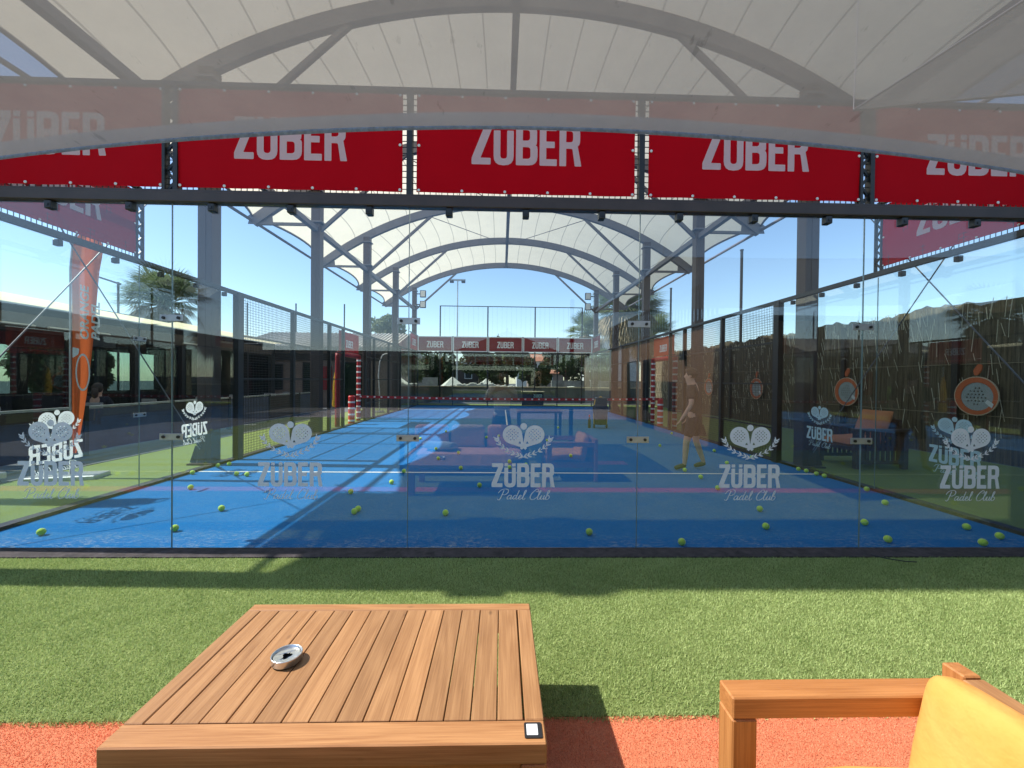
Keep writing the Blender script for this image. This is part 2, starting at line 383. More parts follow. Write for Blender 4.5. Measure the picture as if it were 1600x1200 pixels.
    def mesh(s, name, mat, smooth=False, uv=None):
        me = bpy.data.meshes.new(name); me.from_pydata([tuple(v) for v in s.v], [], s.f); me.update()
        at = me.attributes.new('tone', 'FLOAT', 'FACE'); at.data.foreach_set('value', s.t)
        for mt in (mat if isinstance(mat, (list, tuple)) else [mat]): me.materials.append(M[mt])
        if smooth: me.polygons.foreach_set('use_smooth', [True]*len(me.polygons))
        return me
    def build(s, name, mat, parent=None, smooth=False, loc=None):
        return link(name, s.mesh(name, mat, smooth), parent, loc)
def link(name, me, parent=None, loc=None, mtx=None):
    o = bpy.data.objects.new(name, me); S.collection.objects.link(o)
    if loc is not None: o.location = loc
    if mtx is not None: o.matrix_local = mtx
    if parent is not None: o.parent = parent
    return o
def tag(o, label, cat, group=None, kind=None):
    if label: o['label'] = label
    if cat: o['category'] = cat
    if group: o['group'] = group
    if kind: o['kind'] = kind
    return o
def thing(name, label, cat, loc=(0, 0, 0), rz=0, group=None, kind=None):
    o = bpy.data.objects.new(name, None); S.collection.objects.link(o); o.location = loc; o.rotation_euler = (0, 0, rz)
    o.empty_display_size = 0.1
    return tag(o, label, cat, group, kind)
def dup(o, parent=None):
    c = o.copy(); S.collection.objects.link(c); c.parent = parent
    for ch in list(o.children): dup(ch, c)
    return c
def struct(name, mb, mat, loc=None):
    o = mb.build(name, mat, None, loc=loc); o['kind'] = 'structure'; return o
# flat shapes ------------------------------------------------------
def rounded(pts, r, n=4):
    out = []; N = len(pts)
    rs = r if isinstance(r, (list, tuple)) else [r]*N
    for i in range(N):
        p = Vector(pts[i]); a = Vector(pts[i-1]); b = Vector(pts[(i+1) % N]); ri = rs[i]
        if ri <= 0: out.append(tuple(p)); continue
        ra = min(ri, (a-p).length*0.48); rb = min(ri, (b-p).length*0.48)
        s = p+(a-p).normalized()*ra; e = p+(b-p).normalized()*rb
        for k in range(n+1):
            t = k/n; q = s*(1-t)**2+p*2*t*(1-t)+e*t*t; out.append(tuple(q))
    return out
def flat(loops, ext=0.0):
    cu = bpy.data.curves.new('tmp', 'CURVE'); cu.dimensions = '2D'; cu.fill_mode = 'BOTH'; cu.extrude = ext
    for lp in loops:
        sp = cu.splines.new('POLY'); sp.points.add(len(lp)-1)
        for i, p in enumerate(lp): sp.points[i].co = (p[0], p[1], 0, 1)
        sp.use_cyclic_u = True
    o = bpy.data.objects.new('tmp', cu); me = bpy.data.meshes.new_from_object(o)
    vs = [tuple(v.co) for v in me.vertices]; fs = [tuple(p.vertices) for p in me.polygons]
    bpy.data.objects.remove(o); bpy.data.curves.remove(cu); bpy.data.meshes.remove(me)
    return vs, fs
def circ(cx, cy, r, n=16, ry=None):
    ry = ry or r
    return [(cx+r*math.cos(2*math.pi*k/n), cy+ry*math.sin(2*math.pi*k/n)) for k in range(n)]
def zuber():
    G = []
    G.append([rounded([(3,280),(135,280),(135,238),(60,45),(128,45),(128,0),(0,0),(0,42),(76,235),(3,235)], [8,8,6,6,8,8,8,6,6,8])])
    G.append([rounded([(150,280),(193,280),(193,243),(150,243)], 5)])
    G.append([rounded([(238,280),(281,280),(281,243),(238,243)], 5)])
    G.append([rounded([(148,230),(193,230),(193,42),(238,42),(238,230),(283,230),(283,-3),(148,-3)], [6,6,22,22,6,6,62,62])])
    G.append([rounded([(298,280),(440,280),(440,140),(430,136),(444,128),(444,0),(298,0)], [8,55,30,2,30,60,8]),
              rounded([(344,236),(392,236),(392,166),(344,166)], [3,20,20,3]), rounded([(344,122),(396,122),(396,44),(344,44)], [3,22,22,3])])
    G.append([rounded([(458,280),(572,280),(572,235),(503,235),(503,163),(560,163),(560,120),(503,120),(503,45),(575,45),(575,0),(458,0)], [8,6,6,3,3,5,5,3,3,6,6,8])])
    G.append([rounded([(592,280),(732,280),(732,150),(716,135),(742,0),(697,0),(680,118),(638,118),(638,0),(592,0)], [8,55,34,4,6,6,10,3,6,6]),
              rounded([(638,236),(684,236),(684,162),(638,162)], [3,20,20,3])])
    mb = MB()
    for g in G:
        vs, fs = flat(g); mb.add([((x-370), (y-140), 0) for x, y, z in vs], fs)
    return mb
ZUB = zuber()       # 742 x 280 units, centred
def catmull(pts, n=6):
    P = [Vector(p) for p in pts]; P = [P[0]*2-P[1]]+P+[P[-1]*2-P[-2]]; out = []
    for i in range(1, len(P)-2):
        for k in range(n):
            t = k/n; a, b, c, d = P[i-1:i+3]
            out.append(0.5*((2*b)+(c-a)*t+(2*a-5*b+4*c-d)*t*t+(3*b-a-3*c+d)*t**3))
    out.append(P[-2]); return out
def ribbon(mb, pts, wfun, z=0.0):
    vs = []; fs = []
    for i, p in enumerate(pts):
        d = (pts[min(i+1, len(pts)-1)]-pts[max(i-1, 0)]); d = d.normalized() if d.length > 1e-9 else Vector((1, 0))
        nrm = Vector((-d.y, d.x)); wd = wfun(d, i/(len(pts)-1))/2
        vs += [(p.x+nrm.x*wd, p.y+nrm.y*wd, z), (p.x-nrm.x*wd, p.y-nrm.y*wd, z)]
    for i in range(len(pts)-1): fs.append((2*i, 2*i+1, 2*i+3, 2*i+2))
    mb.add(vs, fs)
def emblem_mesh(w_ring=True):
    """two crossed rackets, ball, laurel, lettering; units = metres, x right, y up, origin = middle of lettering bottom"""
    k = 1/1350; mb = MB()
    def put(vs, fs, ox=0, oy=0, z=0.0): mb.add([((x+ox)*k, (y+oy)*k, z) for x, y, _ in vs], fs)
    put([(x+0, y+140, 0) for x, y, _ in ZUB.v], ZUB.f)
    Y = lambda c: 910-c
    # ball
    vs, fs = flat([circ(0, Y(195), 39, 24)]); put(vs, fs, z=0.0)
    for sgn in (-1, 1):
        cx, cy = sgn*131, Y(292)
        head = circ(cx, cy, 114, 40, 110); nx, ny = sgn*14, Y(425)
        pts = head+circ(nx, ny, 20, 10)
        # convex hull
        P = sorted(set((round(a, 3), round(b, 3)) for a, b in pts))
        def half(Q):
            h = []
            for p in Q:
                while len(h) > 1 and (h[-1][0]-h[-2][0])*(p[1]-h[-2][1])-(h[-1][1]-h[-2][1])*(p[0]-h[-2][0]) <= 0: h.pop()
                h.append(p)
            return h[:-1]
        hull = half(P)+half(P[::-1])
        loops = [hull]
        for r_ in range(7):
            for c_ in range(7):
                if (r_+c_) % 2: continue
                x = (c_-3)*21; y = (r_-3)*20
                if x*x+y*y < 74**2: loops.append(circ(cx+x, cy+y, 7.0, 6))
        loops.append([(sgn*60, Y(398)), (sgn*28, Y(398)), (sgn*42, Y(368))][::sgn])
        vs, fs = flat(loops); put(vs, fs, z=0.0004*(sgn+2))
        hd = [(sgn*10, Y(405)), (-sgn*42, Y(448)), (-sgn*22, Y(470)), (sgn*30, Y(432))]
        vs, fs = flat([hd]); put(vs, fs, z=0.0004*(sgn+5))
        # laurel
        stem = catmull([(sgn*(-20), Y(560)), (sgn*60, Y(535)), (sgn*190, Y(480)), (sgn*280, Y(405)), (sgn*318, Y(330))], 6)
        rb = MB(); ribbon(rb, stem, lambda d, t: 6); put(rb.v, rb.f, z=0.0031)
        for i in range(8):
            for side in (-1, 1):
                t = (i+1.0)/8.4; p = stem[min(len(stem)-1, int(t*(len(stem)-1)))]; q = stem[min(len(stem)-1, int(t*(len(stem)-1))+1)]
                d = (q-p).normalized() if (q-p).length > 0 else Vector((0, 1)); a = math.atan2(d.y, d.x)+side*0.55
                L = 60; W = 8.5; e = Vector((math.cos(a), math.sin(a))); n = Vector((-e.y, e.x))
                lf = [p, p+e*L*.35+n*W, p+e*L*.7+n*W*.8, p+e*L, p+e*L*.7-n*W*.8, p+e*L*.35-n*W]
                mb.add([(v.x*k, v.y*k, 0.0034+0.0001*(i % 2)+0.0002*(side > 0)) for v in lf], [(0,1,2,3,4,5)])
    # script line
    strokes = [
     [(0.9,2.2),(0.7,1.2),(0.5,0.2),(0.2,-0.15),(-0.25,0.1)], [(-0.4,1.5),(0.1,2.2),(1.0,2.5),(1.9,2.3),(2.0,1.6),(1.4,1.1),(0.8,1.15)],
     [(3.1,.9),(2.6,1.0),(2.2,.5),(2.4,.02),(2.9,.3),(3.15,.95),(3.05,.2),(3.3,0),(3.6,.35)],
     [(4.5,.9),(4.0,1.0),(3.65,.5),(3.8,.02),(4.3,.3),(4.55,1.2),(4.75,2.2),(4.45,.3),(4.7,0),(5.0,.3)],
     [(5.0,.3),(5.5,.6),(5.6,.95),(5.3,1.0),(5.1,.5),(5.3,.02),(5.7,.1),(6.0,.4)],
     [(6.0,.4),(6.5,1.5),(6.55,2.2),(6.3,2.1),(6.15,1),(6.2,.1),(6.5,0),(6.8,.3)],
     [(9.0,1.9),(9.6,1.9),(9.5,2.4),(9.0,2.4),(8.2,1.5),(8.0,.5),(8.5,-.05),(9.2,.1),(9.6,.5)],
     [(9.6,.4),(10.2,1.5),(10.3,2.2),(10.05,2.1),(9.9,1),(9.95,.1),(10.25,0),(10.55,.3)],
     [(10.5,.3),(10.8,1.0),(10.7,.3),(10.9,0),(11.3,.3),(11.5,1.0),(11.4,.3),(11.6,0),(11.9,.35)],
     [(11.8,.35),(12.4,1.5),(12.5,2.2),(12.2,2.1),(12.05,1),(12.05,.1),(12.5,0),(12.85,.5),(12.6,.95),(12.3,.8)]]
    u = 630*k/13.6
    for i, s_ in enumerate(strokes):
        pts = catmull([((x-6.3)*u+0.28*y*u, -0.107+y*0.036) for x, y in s_], 5)
        ribbon(mb, pts, lambda d, t: 0.0035+0.0045*abs(d.y)*(1 if d.y < 0 else .6), 0.0001*i)
    return mb
EMB = emblem_mesh().mesh('emblem', 'sticker'); 
EMB_SIDE = EMB.copy(); EMB_SIDE.materials.clear(); EMB_SIDE.materials.append(M['side_sticker'])

# ------------------------------------------------------------------ GROUND
LZ = 0.03
mb = MB(); mb.box((-120, -60, -0.5), (120, 160, -0.012)); g = struct('ground', mb, 'asphalt')
struct('court_floor', MB().box((-5.0, 0.0, -0.3), (5.0, 20.0, 0.0)), 'blue_turf')
mb = MB()
mb.box((-8.2, -1.79, -0.3), (9.1, -0.19, LZ)); mb.box((-8.2, -12, -0.3), (4.6, -2.05, LZ)); mb.box((4.6, -6, -0.3), (9.1, -2.05, LZ))
mb.box((-7.0, -0.19, -0.3), (-5.13, 21.5, LZ-0.01)); mb.box((5.13, -0.19, -0.3), (9.1, 21.5, LZ-0.01))
mb.box((-5.13, 20.12, -0.3), (5.13, 21.5, LZ-0.01))
struct('lawn', mb, 'lawn')
mb = MB(); mb.box((-8.2, -2.05, -0.3), (9.1, -1.79, LZ-0.004)); struct('red_path', mb, 'red_turf')
mb = MB(); mb.box((1.5, -3.9, LZ-0.01), (2.05, -3.6, LZ+0.004)); struct('red_path', mb, 'red_turf')
struct('pavement', MB().box((4.6, -20, -0.3), (5.9, -6, LZ+0.004)).box((-8.2,-20,-0.3),(4.6,-12,LZ+0.004)), 'pale_paving')
struct('terrace_paving', MB().box((-16, -10, -0.3), (-8.2, -0.19, 0.03)).box((-16, -0.19, -0.3), (-7.0, 24, 0.03)), 'paving')
mb = MB(); mb.box((-5.13, -0.19, -0.3), (5.13, 0.0, 0.04)); struct('kerb', mb, 'kerb')
for sx in (-1, 1):
    struct('kerb', MB().box((sx*5.0, 0.0, -0.3), (sx*5.13, 20.0, 0.035)), 'kerb')
struct('kerb', MB().box((-5.0, 20.0, -0.3), (5.0, 20.12, 0.035)), 'kerb')
# painted lines
mb = MB()
for y in (3.05, 16.95): mb.box((-4.98, y-0.025, 0.001), (4.98, y+0.025, 0.004))
mb.box((-0.025, 3.1, 0.001), (0.025, 9.9, 0.004)) if False else None
mb.box((-1.28, 3.08, -0.02), (-1.28, 3.08, -0.02)) if False else None
mb.box((-0.025, 10.1, 0.001), (0.025, 16.9, 0.004))
o = mb.build('court_line', 'white_paint'); o['kind'] = 'structure'

# turf blades ------------------------------------------------------
def blades(name, label, mat, x0, x1, y0, y1, n, h, wd, z0, seed):
    rg = np.random.default_rng(seed)
    x = rg.uniform(x0, x1, n); y = rg.uniform(y0, y1, n); a = rg.uniform(0, 2*np.pi, n)
    hh = h*rg.uniform(0.6, 1.15, n); lean = rg.uniform(0.2, 0.95, n); la = rg.uniform(0, 2*np.pi, n)
    y += np.where(y < y0+0.05, -np.abs(rg.normal(0, 0.012, n)), 0)
    dx, dy = np.cos(a)*wd/2, np.sin(a)*wd/2
    V = np.zeros((n, 3, 3)); V[:, 0] = np.stack([x-dx, y-dy, np.full(n, z0)], 1); V[:, 1] = np.stack([x+dx, y+dy, np.full(n, z0)], 1)
    V[:, 2] = np.stack([x+np.cos(la)*hh*lean, y+np.sin(la)*hh*lean, z0+hh*np.sqrt(1-(lean*.95)**2)], 1)
    me = bpy.data.meshes.new(name); me.vertices.add(3*n); me.vertices.foreach_set('co', V.ravel())
    me.loops.add(3*n); me.loops.foreach_set('vertex_index', np.arange(3*n)); me.polygons.add(n)
    me.polygons.foreach_set('loop_start', np.arange(0, 3*n, 3)); me.update(calc_edges=True)
    at = me.attributes.new('tone', 'FLOAT', 'FACE'); big = 0.60+0.07*np.sin(x*2.1+np.sin(y*3))*np.sin(y*1.7+x)+0.07*np.sin(x*0.9-y*6.5+np.sin(x*5))+0.08*np.sin(x*14+3*np.sin(y*9))
    at.data.foreach_set('value', np.clip(rg.normal(big, 0.27, n), 0, 1))
    me.materials.append(M[mat])
    o = link(name, me); tag(o, label, name.replace('_', ' '), kind='stuff'); return o
blades('grass', 'short green artificial grass between the glass court and the red strip', 'grass_blade', -4.9, 5.4, -1.80, -0.20, 430000, 0.021, 0.0045, LZ-0.002, 1)
blades('red_grass', 'short orange red artificial turf strip under the table and armchair', 'red_blade', -3.2, 3.0, -2.06, -1.79, 60000, 0.009, 0.004, LZ-0.005, 2)

# ------------------------------------------------------------------ COURT ENCLOSURE
def wires(mb, axis, c, u0, u1, z0, z1, step=0.05, w=0.0055):
    """vertical mesh plane. axis 'x' -> runs along x at y=c"""
    n = int(round((u1-u0)/step))
    for i in range(n+1):
        u = u0+i*(u1-u0)/n
        a, b = ((u, c, z0), (u, c, z1)) if axis == 'x' else ((c, u, z0), (c, u, z1)); mb.bar(a, b, w)
    n = int(round((z1-z0)/step))
    for i in range(n+1):
        z = z0+i*(z1-z0)/n
        a, b = ((u0, c, z), (u1, c, z)) if axis == 'x' else ((c, u0, z), (c, u1, z)); mb.bar(a, b, w)
GW = 1.994
pane_me = MB().box((-GW/2, -0.006, 0.0), (GW/2, 0.006, 2.93)).mesh('pane', 'glass')
edge_me = MB().box((-0.0009, -0.0055, 0), (0.0009, 0.0055, 2.93)).mesh('pane_edge', 'glass_edge')
clip_me = MB().box((-0.028, -0.035, -0.055), (0.028, 0.03, 0.012), bev=0.006).box((-0.012, -0.040, -0.035), (0.012, -0.034, -0.015)).mesh('clip', 'black_plastic')
def plate_mesh():
    mb = MB().box((-0.098, -0.012, -0.028), (0.098, -0.0065, 0.028), bev=0.002)
    return mb.mesh('joint_plate', 'galvanised')
plate_me = plate_mesh()
bolt_me = MB().tube([(0, -0.012, 0), (0, -0.022, 0)], 0.013, 12).mesh('bolt', 'steel_black')
def glass_panel(label, mtx, n_clips=3, plates=True, emblem=None, group='glass panels around the court', clip=True):
    t = thing('glass_panel', label, 'glass panel', group=group); t.matrix_local = mtx
    link('pane', pane_me, t, (0, 0, 0.04))
    for sx in (-1, 1): link('pane_edge', edge_me, t, (sx*(GW/2+0.0012), 0, 0.04))
    if clip:
        for x in (-0.66, 0.0, 0.66): link('clip', clip_me, t, (x, 0, 2.955))
    if plates:
        for z in (0.99, 2.0):
            p = link('joint_plate', plate_me, t, (1.0, 0, z))
            for sx in (-1, 1): link('bolt', bolt_me, p, (sx*0.062, 0, 0))
    if emblem:
        me, front, mirror = emblem
        mt = Matrix.Rotation(R(90), 4, 'X')
        if mirror: mt = Matrix.Rotation(R(180), 4, 'Z') @ mt
        mt.translation = Vector((0.0, -0.0075 if not mirror else 0.0075, 0.57))
        e = link('emblem', me, t, mtx=mt)
    return t
names = ['farthest left', 'left of the middle, by the sunlit court', 'middle, behind the coffee table', 'right of the middle', 'farthest right, by the reed fence']
for i, x in enumerate((-4, -2, 0, 2, 4)):
    glass_panel('clear front glass panel with white racket emblem, '+names[i], Matrix.Translation((x, 0, 0)), plates=(x < 4), emblem=(EMB, True, False), group='front glass panels of the court')
for sx in (-1, 1):
    for y in (1, 3):
        rot = Matrix.Rotation(R(90 if sx < 0 else -90), 4, 'Z')
        mt = Matrix.Translation((sx*5.0, y, 0)) @ rot
        # inside of the court is local -y for sx<0?  emblem sits on the outer face on the left, inner face on the right
        glass_panel('glass side panel with %s emblem, %s pane from the %s front corner' % ('mirrored grey' if sx < 0 else 'pale blue', 'first' if y == 1 else 'second', 'left' if sx < 0 else 'right'),
                    mt, plates=(y == 1) if sx < 0 else False, emblem=(EMB if sx < 0 else EMB_SIDE, True, sx < 0), clip=True, group='side glass panels of the court')
for i, x in enumerate((-4, -2, 0, 2, 4)):
    glass_panel('plain glass panel in the far end wall, %s' % ['leftmost', 'second from left', 'middle one', 'second from right', 'rightmost'][i], Matrix.Translation((x, 20, 0)), plates=False, clip=False, group='far end glass panels')
for sx in (-1, 1):
    for y in (17, 19):
        glass_panel('plain glass side panel at the far %s corner, %s the end wall' % ('left' if sx < 0 else 'right', 'next to' if y == 19 else 'second from'), Matrix.Translation((sx*5.0, y, 0)) @ Matrix.Rotation(R(90), 4, 'Z'), plates=False, clip=False, group='far side glass panels')

# front frame
fr = thing('mesh_fence', 'dark steel frame with wire mesh above the front glass', 'fence')
MB().box((-5.06, -0.045, 2.972), (5.06, 0.045, 3.055), bev=0.004).build('beam', 'steel_brown', fr)
MB().box((-5.06, -0.035, 3.055), (5.06, -0.005, 3.075)).build('beam_lip', 'steel_brown', fr)
MB().box((-5.06, -0.022, 3.955), (5.06, 0.022, 3.99)).build('top_rail', 'steel_brown', fr)
mb = MB(); wires(mb, 'x', 0.0, -4.98, 4.98, 3.08, 3.95); o = mb.build('wire_mesh', 'steel_black', fr)
for x in (-1, 1): MB().box((x-0.024, -0.03, 3.05), (x+0.024, 0.03, 3.96)).build('post', 'steel_black', fr)
for x in (-3, 3):
    mb = MB()
    for dx in (-0.055, 0.035): mb.box((x+dx-0.012, -0.03, 3.05), (x+dx+0.012, 0.03, 3.96))
    mb.box((x+0.047, -0.03, 3.05), (x+0.06, 0.03, 3.96)); zz = 3.07; k = 0
    while zz < 3.9:
        a, b = (x-0.045, x+0.03) if k % 2 == 0 else (x+0.03, x-0.045)
        mb.bar((a, 0, zz), (b, 0, zz+0.085), 0.02, 0.02); zz += 0.085; k += 1
    mb.build('lattice_post', 'steel_black', fr)
for x in (-5.04, 5.04): MB().box((x-0.03, -0.05, 0.04), (x+0.03, 0.05, 2.97)).build('corner_post', 'steel_black', fr)

BT = ZUB
eye_me = MB().lathe([(0.0, 0.006), (0.011, 0.004), (0.013, 0), (0.0, 0)], n=8).mesh('eyelet', 'white_paint')
def banner(label, mtx, wd=1.88, z0=3.10, z1=3.93, mat='banner_red', tw=0.945, tz=0.40, eyelets=True, both=False, group='front banners', shift=0.0, tmat='sticker', border=False):
    t = thing('banner', label, 'banner', group=group); t.matrix_local = mtx
    h = z1-z0; nx, nz = 24, 8; P = []
    ph = rnd.random()*6
    for j in range(nz+1):
        row = []
        for i in range(nx+1):
            x = -wd/2+wd*i/nx; z = z0+h*j/nz
            row.append((x, -0.006+0.0045*math.sin(i*1.1+ph)*math.sin(j*0.9+1), z))
        P.append(row)
    MB().grid(P).build('cloth', mat, t, smooth=True)
    k = tw/742
    for sg in ((-1, 1) if both else (-1,)):
        me = MB().add([(x*k*(1 if sg < 0 else -1)+shift, -0.0135 if sg < 0 else 0.004, z0+tz+(y)*k) for x, y, _ in BT.v], BT.f).build('lettering', tmat, t)
    if border:
        mb = MB(); b = 0.05
        mb.box((-wd/2-b, -0.03, z0-b), (wd/2+b, 0.0, z0)); mb.box((-wd/2-b, -0.03, z1), (wd/2+b, 0.0, z1+b))
        mb.box((-wd/2-b, -0.03, z0), (-wd/2, 0.0, z1)); mb.box((wd/2, -0.03, z0), (wd/2+b, 0.0, z1)); mb.build('frame', 'white_paint', t)
    if eyelets:
        pts = [(-wd/2+0.02+(wd-0.04)*i/5, z) for i in range(6) for z in (z0+0.015, z1-0.015)]+[(sx*(wd/2-0.02), (z0+z1)/2-0.02) for sx in (-1, 1)]
        for x, z in pts:
            link('eyelet', eye_me, t, mtx=Matrix.Translation((x, -0.013, z)) @ Matrix.Rotation(R(90), 4, 'X'))
    return t
bl = ['leftmost, half under the grey parasol', 'second from the left', 'middle one above the glass', 'second from the right', 'rightmost, cut by the photo edge']
for i, x in enumerate((-4, -2, 0, 2, 4)):
    banner('red banner with white lettering over the front glass, '+bl[i], Matrix.Translation((x, -0.012, 0)), tz=0.425)
for sx in (-1, 1):
    mt = Matrix.Translation((sx*5.0, 1.0, 0)) @ Matrix.Rotation(R(90 if sx < 0 else -90), 4, 'Z')
    banner('%s banner on the %s side wall near the front corner' % (('dark maroon', 'left') if sx < 0 else ('red', 'right')), mt, mat='banner_red_dim' if sx < 0 else 'banner_red', tz=0.43, group='side banners', both=True, shift=0)
# side frames
def side_frame(sx):
    x = sx*5.0; nm = 'left' if sx < 0 else 'right'
    t = thing('side_fence', 'dark steel and wire mesh fence along the %s side of the court' % nm, 'fence')
    MB().box((x-0.03, 0.05, 2.985), (x+0.03, 19.95, 3.05)).build('top_rail', 'steel_black', t)
    MB().box((x-0.02, 0.05, 3.96), (x+0.02, 2.02, 4.0)).build('upper_rail', 'steel_black', t)
    mb = MB(); wires(mb, 'y', x, 0.05, 1.95, 3.06, 3.95); mb.build('wire_mesh', 'steel_black', t)
    mb = MB()
    for dy in (-0.045, 0.045): mb.box((x-0.02, 2+dy-0.01, 3.05), (x+0.02, 2+dy+0.01, 3.98))
    for i in range(10): mb.bar((x, 1.96+(i % 2)*0.08, 3.08+i*0.09), (x, 2.04-(i % 2)*0.08, 3.08+i*0.09+0.09), 0.018)
    mb.build('lattice_post', 'steel_black', t)
    MB().box((x-0.05, 4.0-0.03, 0.0), (x+0.05, 4.12, 3.02)).build('post', 'steel_black', t)
    for y in (6, 8, 9.0, 11.0, 12, 14, 16):
        MB().box((x-0.04, y-0.04, 0.0), (x+0.04, y+0.04, 3.0)).build('post', 'steel_black', t)
    for y0, y1 in ((4.12, 6), (6, 8), (8, 9), (11, 12), (12, 14), (14, 16)):
        mb = MB(); wires(mb, 'y', x, y0+0.04, y1-0.04, 0.05, 2.98); mb.build('wire_mesh', 'steel_black', t)
        for z in (0.62, 1.46, 2.25): MB().box((x-0.014, y0+0.04, z), (x+0.014, y1-0.04, z+0.028)).build('mid_rail', 'steel_black', t)
    MB().box((x-0.02, 18, 3.96), (x+0.02, 19.95, 4.0)).build('upper_rail', 'steel_black', t)
    for y in (9.02, 10.98):
        pass
    return t
side_frame(-1); side_frame(1)
bk = thing('side_fence', 'steel rails and posts of the far end wall', 'fence')
MB().box((-5.05, 19.97, 2.985), (5.05, 20.03, 3.05)).build('beam', 'steel_black', bk)
for x in (-5, -3, -1, 1, 3, 5): MB().box((x-0.03, 20.01, 0), (x+0.03, 20.06, 3.98)).build('post', 'steel_black', bk)
for i, x in enumerate((-4, -2, 0, 2, 4)):
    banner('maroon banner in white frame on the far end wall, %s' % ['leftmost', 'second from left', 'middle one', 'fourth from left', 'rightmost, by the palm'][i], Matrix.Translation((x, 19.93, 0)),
           wd=1.86, z0=3.13, z1=3.90, mat='banner_red_dim', tw=0.95, tz=0.36, eyelets=False, group='far end banners', border=True, shift=0, tmat='tape_white')
for sx in (-1, 1):
    mt = Matrix.Translation((sx*4.98, 18.9, 0)) @ Matrix.Rotation(R(90 if sx < 0 else -90), 4, 'Z')
    banner('%s banner on the far %s side corner' % ('dark maroon' if sx < 0 else 'red', 'left' if sx < 0 else 'right'), mt, wd=1.8, mat='banner_red_dim', eyelets=False, group='far side banners', shift=0, tmat='tape_white')

# side gates with red padding
def wrap_post(name, x, y, h, r, parent, stripes=True, z0=0.0, step=0.2, mat='dark_red_pad'):
    n = int(h/step)
    o = MB().tube([(x, y, z0+h*i/20) for i in range(21)], [r*(1+0.06*(i % 2)) for i in range(21)], 12).build(name, mat, parent, smooth=True)
    if stripes:
        mb = MB()
        for i in range(n):
            z = z0+0.1+i*step; mb.tube([(x, y, z), (x, y, z+0.055)], r*1.09, 12, True)
        mb.build('stripe', 'tape_white', o)
    return o
for sx in (-1, 1):
    x = sx*5.2; nm = 'left' if sx < 0 else 'right'
    t = thing('padded_gateway', 'red padded gateway posts in the %s side fence at the net' % nm, 'gateway', group='padded side gateways')
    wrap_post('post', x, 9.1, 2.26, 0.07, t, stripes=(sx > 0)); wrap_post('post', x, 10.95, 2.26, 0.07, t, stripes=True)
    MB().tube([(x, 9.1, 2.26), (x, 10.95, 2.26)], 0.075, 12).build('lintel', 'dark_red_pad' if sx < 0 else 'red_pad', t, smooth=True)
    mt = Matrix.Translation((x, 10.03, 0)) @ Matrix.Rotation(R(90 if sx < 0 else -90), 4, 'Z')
    b = banner('%s square banner over the %s gateway' % ('dark maroon' if sx < 0 else 'orange', nm), mt, wd=1.75, z0=2.36, z1=2.98, mat='banner_red_dim' if sx < 0 else 'banner_orange', tw=0.62, tz=0.25, eyelets=False, group='gateway banners', shift=0, tmat='tape_white')
# net
t = thing('court_net', 'low dark court net with red and white dashed top band', 'net')
mb = MB()
def netz(x): return 0.86+0.05*(abs(x)/5.15)**2
N = 230
for i in range(N+1):
    x = -5.0+10.0*i/N; mb.bar((x, 10, 0.03), (x, 10, netz(x)), 0.0022)
for j in range(19):
    z = 0.04+j*0.045
    for s_ in range(8):
        xa, xb = -5+10*s_/8, -5+10*(s_+1)/8; mb.bar((xa, 10, z*netz(xa)/0.86), (xb, 10, z*netz(xb)/0.86), 0.0022)
mb.build('netting', 'dark_cloth', t)
P = [[(-5.15+10.3*i/60, 10-0.02, netz(-5.15+10.3*i/60)+dz) for i in range(61)] for dz in (-0.04, 0.045)]
MB().grid(P).grid([[(p[0], 10.02, p[2]) for p in r_] for r_ in P]).build('top_band', 'dark_red_pad', t)
mb = MB()
for i in range(46):
    x = -5.05+i*0.2246; z = netz(x); mb.box((x, 9.972, z-0.012), (x+0.055, 9.978, z+0.03))
mb.build('dash', 'tape_white', t)
for sx in (-1, 1):
    wrap_post('end_post', sx*5.1, 10.0, 0.93, 0.10 if sx < 0 else 0.09, t, stripes=True, mat='red_pad')

